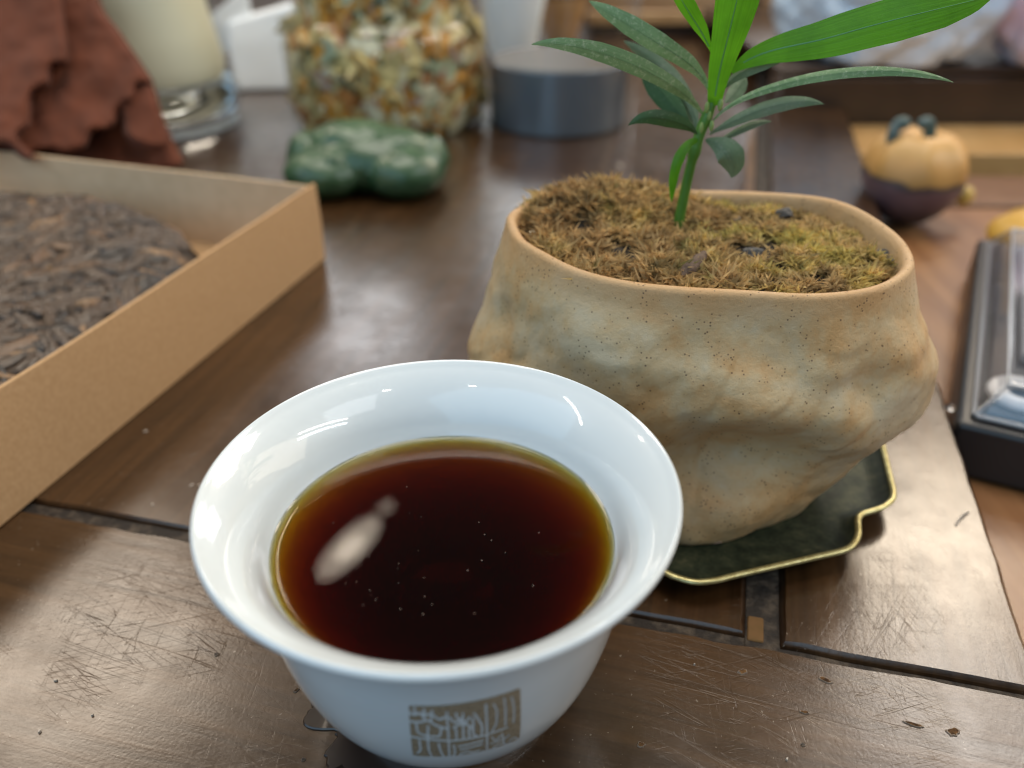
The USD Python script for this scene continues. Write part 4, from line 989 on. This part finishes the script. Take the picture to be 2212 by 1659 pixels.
# ------------------------------------------------------------------ plastic bags on the ledge
def bag(c, r, seed, amp):
    m = trimesh.creation.icosphere(5, 1.0); v = np.array(m.vertices)
    v = np.sign(v) * np.abs(v) ** .8
    m.vertices = v * r
    n = m.vertex_normals; q = np.array(m.vertices) * 22 + seed
    d = np.abs(meshkit.fbm(q, 3, seed) - .5) * 2 - .3
    m.vertices = np.array(m.vertices) + n * (d * amp)[:, None]
    m.vertices[:, 2] = np.maximum(m.vertices[:, 2], -r[2] * .82)
    m.apply_translation(np.array(c) + [0, 0, r[2] * .82]); return m


BAGW = simple('bag_white', (.82, .89, .96), .3, coat=.5, coat_r=.2, var=((.66, .80, .93), 14))
BAGP = simple('bag_pink', (.90, .58, .68), .35, coat=.4, coat_r=.2, var=((.86, .80, .86), 16))
tag(obj('plastic_bag', bag((.272, .655, .0265), (.085, .062, .085), 3, .020), BAGW, smooth=50), 'crumpled pale blue white plastic bag on the dark ledge', 'bag')
tag(obj('plastic_bag', bag((.392, .630, .0265), (.055, .055, .085), 9, .016), BAGP, smooth=50), 'crumpled pink plastic bag at the far right of the ledge', 'bag')

# ------------------------------------------------------------------ persimmon ornaments
OC_ = M('persimmon_glaze', {'g': ('geometry', {}), 'sz': ('separate_xyz', {}), 'n': ('noise_texture', {'scale': 60, 'detail': 4}), 'ad': ('math', {'math_type': 'multiply_add', 'value2': .012}), 'r0': ('map_range', {'from_min': -.009, 'from_max': .033, 'clamp': True}),
                            'r': ('rgb_ramp', {'ramp': [(0, (.025, .017, .02)), (.22, (.05, .032, .04)), (.45, (.13, .075, .085)), (.58, (.15, .085, .09)), (.62, (.06, .045, .05)), (.66, (.09, .06, .04)), (.69, (.42, .22, .06)), (.85, (.54, .28, .075)), (1, (.57, .32, .10))]}),
                            'p': ('principled_bsdf', {'roughness': .5, 'coat_weight': .15, 'coat_roughness': .3})}, [('g.position', 'sz.vector'), ('g.position', 'n.vector'), ('n.fac', 'ad.value1'), ('sz.z', 'ad.value3'), ('ad.value', 'r0.value'), ('r0.result', 'r.fac'), ('r.color', 'p.base_color')])
TEAL = simple('teal_glaze', (.025, .065, .06), .5, coat=.15, coat_r=.3, var=((.16, .2, .19), 120))
YEL = simple('yellow_glaze', (.55, .36, .08), .35, coat=.3)
PX = np.array([.2088, .4250, -.0150])


def persimmon(c, R, hgt):
    th = np.linspace(0, 2 * np.pi, 96, endpoint=False); ph = np.linspace(.03, np.pi - .03, 50)
    A, B = np.meshgrid(th, ph)
    lobe = 1 + .05 * np.cos(A * 7) * np.clip(np.cos(B) * 1.4 + .2, 0, 1)
    s = np.sin(B) ** .85
    r = R * s * lobe * (1 - .16 * np.clip(-np.cos(B), 0, 1))
    z = hgt * (.5 + .5 * np.cos(B)) - .12 * hgt * np.exp(-(s / .3) ** 2) * (np.cos(B) > 0)
    P = np.stack([r * np.cos(A), r * np.sin(A), z + .0004], -1) + c
    v, f = grid(P, close_v=True); n = len(v); k = len(th)
    v = np.vstack([v, P[0].mean(0), P[-1].mean(0)])
    cap = [[n, j, (j + 1) % k] for j in range(k)] + [[n + 1, n - k + (j + 1) % k, n - k + j] for j in range(k)]
    m = trimesh.Trimesh(v, np.vstack([f, cap]), process=False); m.fix_normals(); return m


tom = thing('persimmon_ornament', 'orange and purple glazed persimmon ornament with two teal leaves, on the tray', 'ornament', PX)
obj('body', persimmon(PX, .0257, .0495), OC_, tom, smooth=True)
for dx, sgn in ((-.0095, 1), (.0085, -1)):
    m = smooth_union([ell(PX + [dx - .007, -.002, .0470], (.0032, .003, .0070), 24), ell(PX + [dx - .007 + .003 * sgn, -.002, .0525], (.0045, .003, .0035), 24)], .001, 8); obj('teal_leaf', m, TEAL, tom, smooth=True)
m = trimesh.creation.icosphere(3, .0045); m.vertices *= [1.1, 1, 1.2]; m.apply_translation(PX + [.0262, -.006, .0165]); obj('spout', m, YEL, tom, smooth=True, label='small yellow knob on the side')
P2 = np.array([.250, .365, -.0150])
t2 = thing('persimmon_ornament', 'second orange persimmon ornament, half hidden behind the clear case', 'ornament', P2)
obj('body', persimmon(P2, .026, .026), simple('persimmon_orange', (.60, .34, .06), .35, coat=.3, coat_r=.2), t2, smooth=True)

# ------------------------------------------------------------------ clear case on a black base
ca = math.radians(27.5); ce = np.array([math.sin(ca), math.cos(ca)]); cn = np.array([math.cos(ca), -math.sin(ca)])
C0 = np.array([.1405, .2105])
def cpt(u, v): return C0 + ce * u + cn * v
def rbox(u0, u1, v0, v1, z0, z1, r, taper=0):
    q = [np.r_[cpt(u, v), z] for z, t in ((z0, 0), (z1, taper)) for u in (u0 + t, u1 - t) for v in (v0 + t, v1 - t)]
    return m3.Manifold.batch_hull([m3.Manifold.sphere(r, 16).translate([float(a) for a in (p + np.array([0, 0, r if p[2] == z0 else -r]))]) for p in
                                   [np.r_[cpt(u, v), z] for z, t in ((z0, 0), (z1, taper)) for u in (u0 + t + r, u1 - t - r) for v in (v0 + t + r, v1 - t - r)]])
BLACK = simple('black_plastic', (.008, .008, .009), .4, coat=.2, coat_r=.3)
ACR = pane('acrylic', (.93, .94, .96), .06, .08)
case = thing('display_case', 'clear plastic case on a thick black base at the right', 'case', (cpt(.08, .05)[0], cpt(.08, .05)[1], -.015))
obj('black_base', rbox(-.004, .162, -.004, .100, -.0150, .0040, .002), BLACK, case, smooth=40)
obj('clear_cover', rbox(0, .156, 0, .096, .0042, .0150, .0018, .006) - rbox(.0012, .1548, .0012, .0948, .0020, .0140, .0014, .006), ACR, case, smooth=40)
EDGE = simple('glint_grey', (.38, .39, .41), .2, coat=.6)  # bright glare lines on the cover edges, added as pale grey tubes
for qa, qb, rr in (((.007, .007, .0144), (.149, .007, .0144), .0005), ((.007, .007, .0144), (.007, .089, .0144), .0005), ((.001, .001, .0052), (.007, .007, .0142), .0005), ((.001, .0005, .0050), (.155, .0005, .0050), .0008), ((.0005, .001, .0050), (.0005, .095, .0050), .0008), ((.149, .007, .0144), (.149, .089, .0144), .0007), ((.155, .001, .0052), (.149, .007, .0142), .0005)):
    obj('edge_glint', tube(np.array([[*cpt(qa[0], qa[1]), qa[2]], [*cpt((qa[0] + qb[0]) / 2, (qa[1] + qb[1]) / 2), (qa[2] + qb[2]) / 2], [*cpt(qb[0], qb[1]), qb[2]]]), rr, 8), EDGE, case, smooth=True)
SILV = simple('silver_card', (.46, .45, .46), .7)
WHT = simple('white_plastic', (.82, .80, .78), .35)
LINER = simple('grey_liner', (.10, .10, .11), .4)
inl = thing('white_ring', 'white oval ring inside the near end of the clear case', 'ring', (cpt(.018, .03)[0], cpt(.018, .03)[1], .0045))
tor = trimesh.creation.torus(.0070, .0030, 48, 16); tor.vertices *= [1, 1, .65]; tor.apply_translation([*cpt(.0150, .0125), .0080]); obj('ring_body', tor, WHT, inl, smooth=True)
cd = thing('grey_card', 'grey card insert inside the clear case behind the white ring', 'card', (cpt(.09, .05)[0], cpt(.09, .05)[1], .0045))
obj('liner_tray', rbox(.004, .150, .004, .091, .0046, .0058, .0005), LINER, cd, smooth=40)
obj('card_sheet', rbox(.040, .146, .012, .088, .0060, .0098, .0010), SILV, cd, smooth=40)
obj('blue_pad', rbox(.044, .090, .018, .086, .0100, .0116, .0006), simple('pad_blue', (.30, .33, .40), .4), cd, smooth=40)
obj('red_mark', rbox(.128, .138, .024, .034, .0099, .0105, .0002), simple('red_ink', (.75, .25, .2), .5), cd, smooth=40)
drop = trimesh.creation.icosphere(3, .0016); drop.vertices *= [1, 1, .7]; drop.apply_translation(on_z(2052, 885, .0003) + [0, 0, .0008])
tag(obj('water_drop', drop, SOLID, smooth=True), 'single water drop on the right table edge', 'water drop')
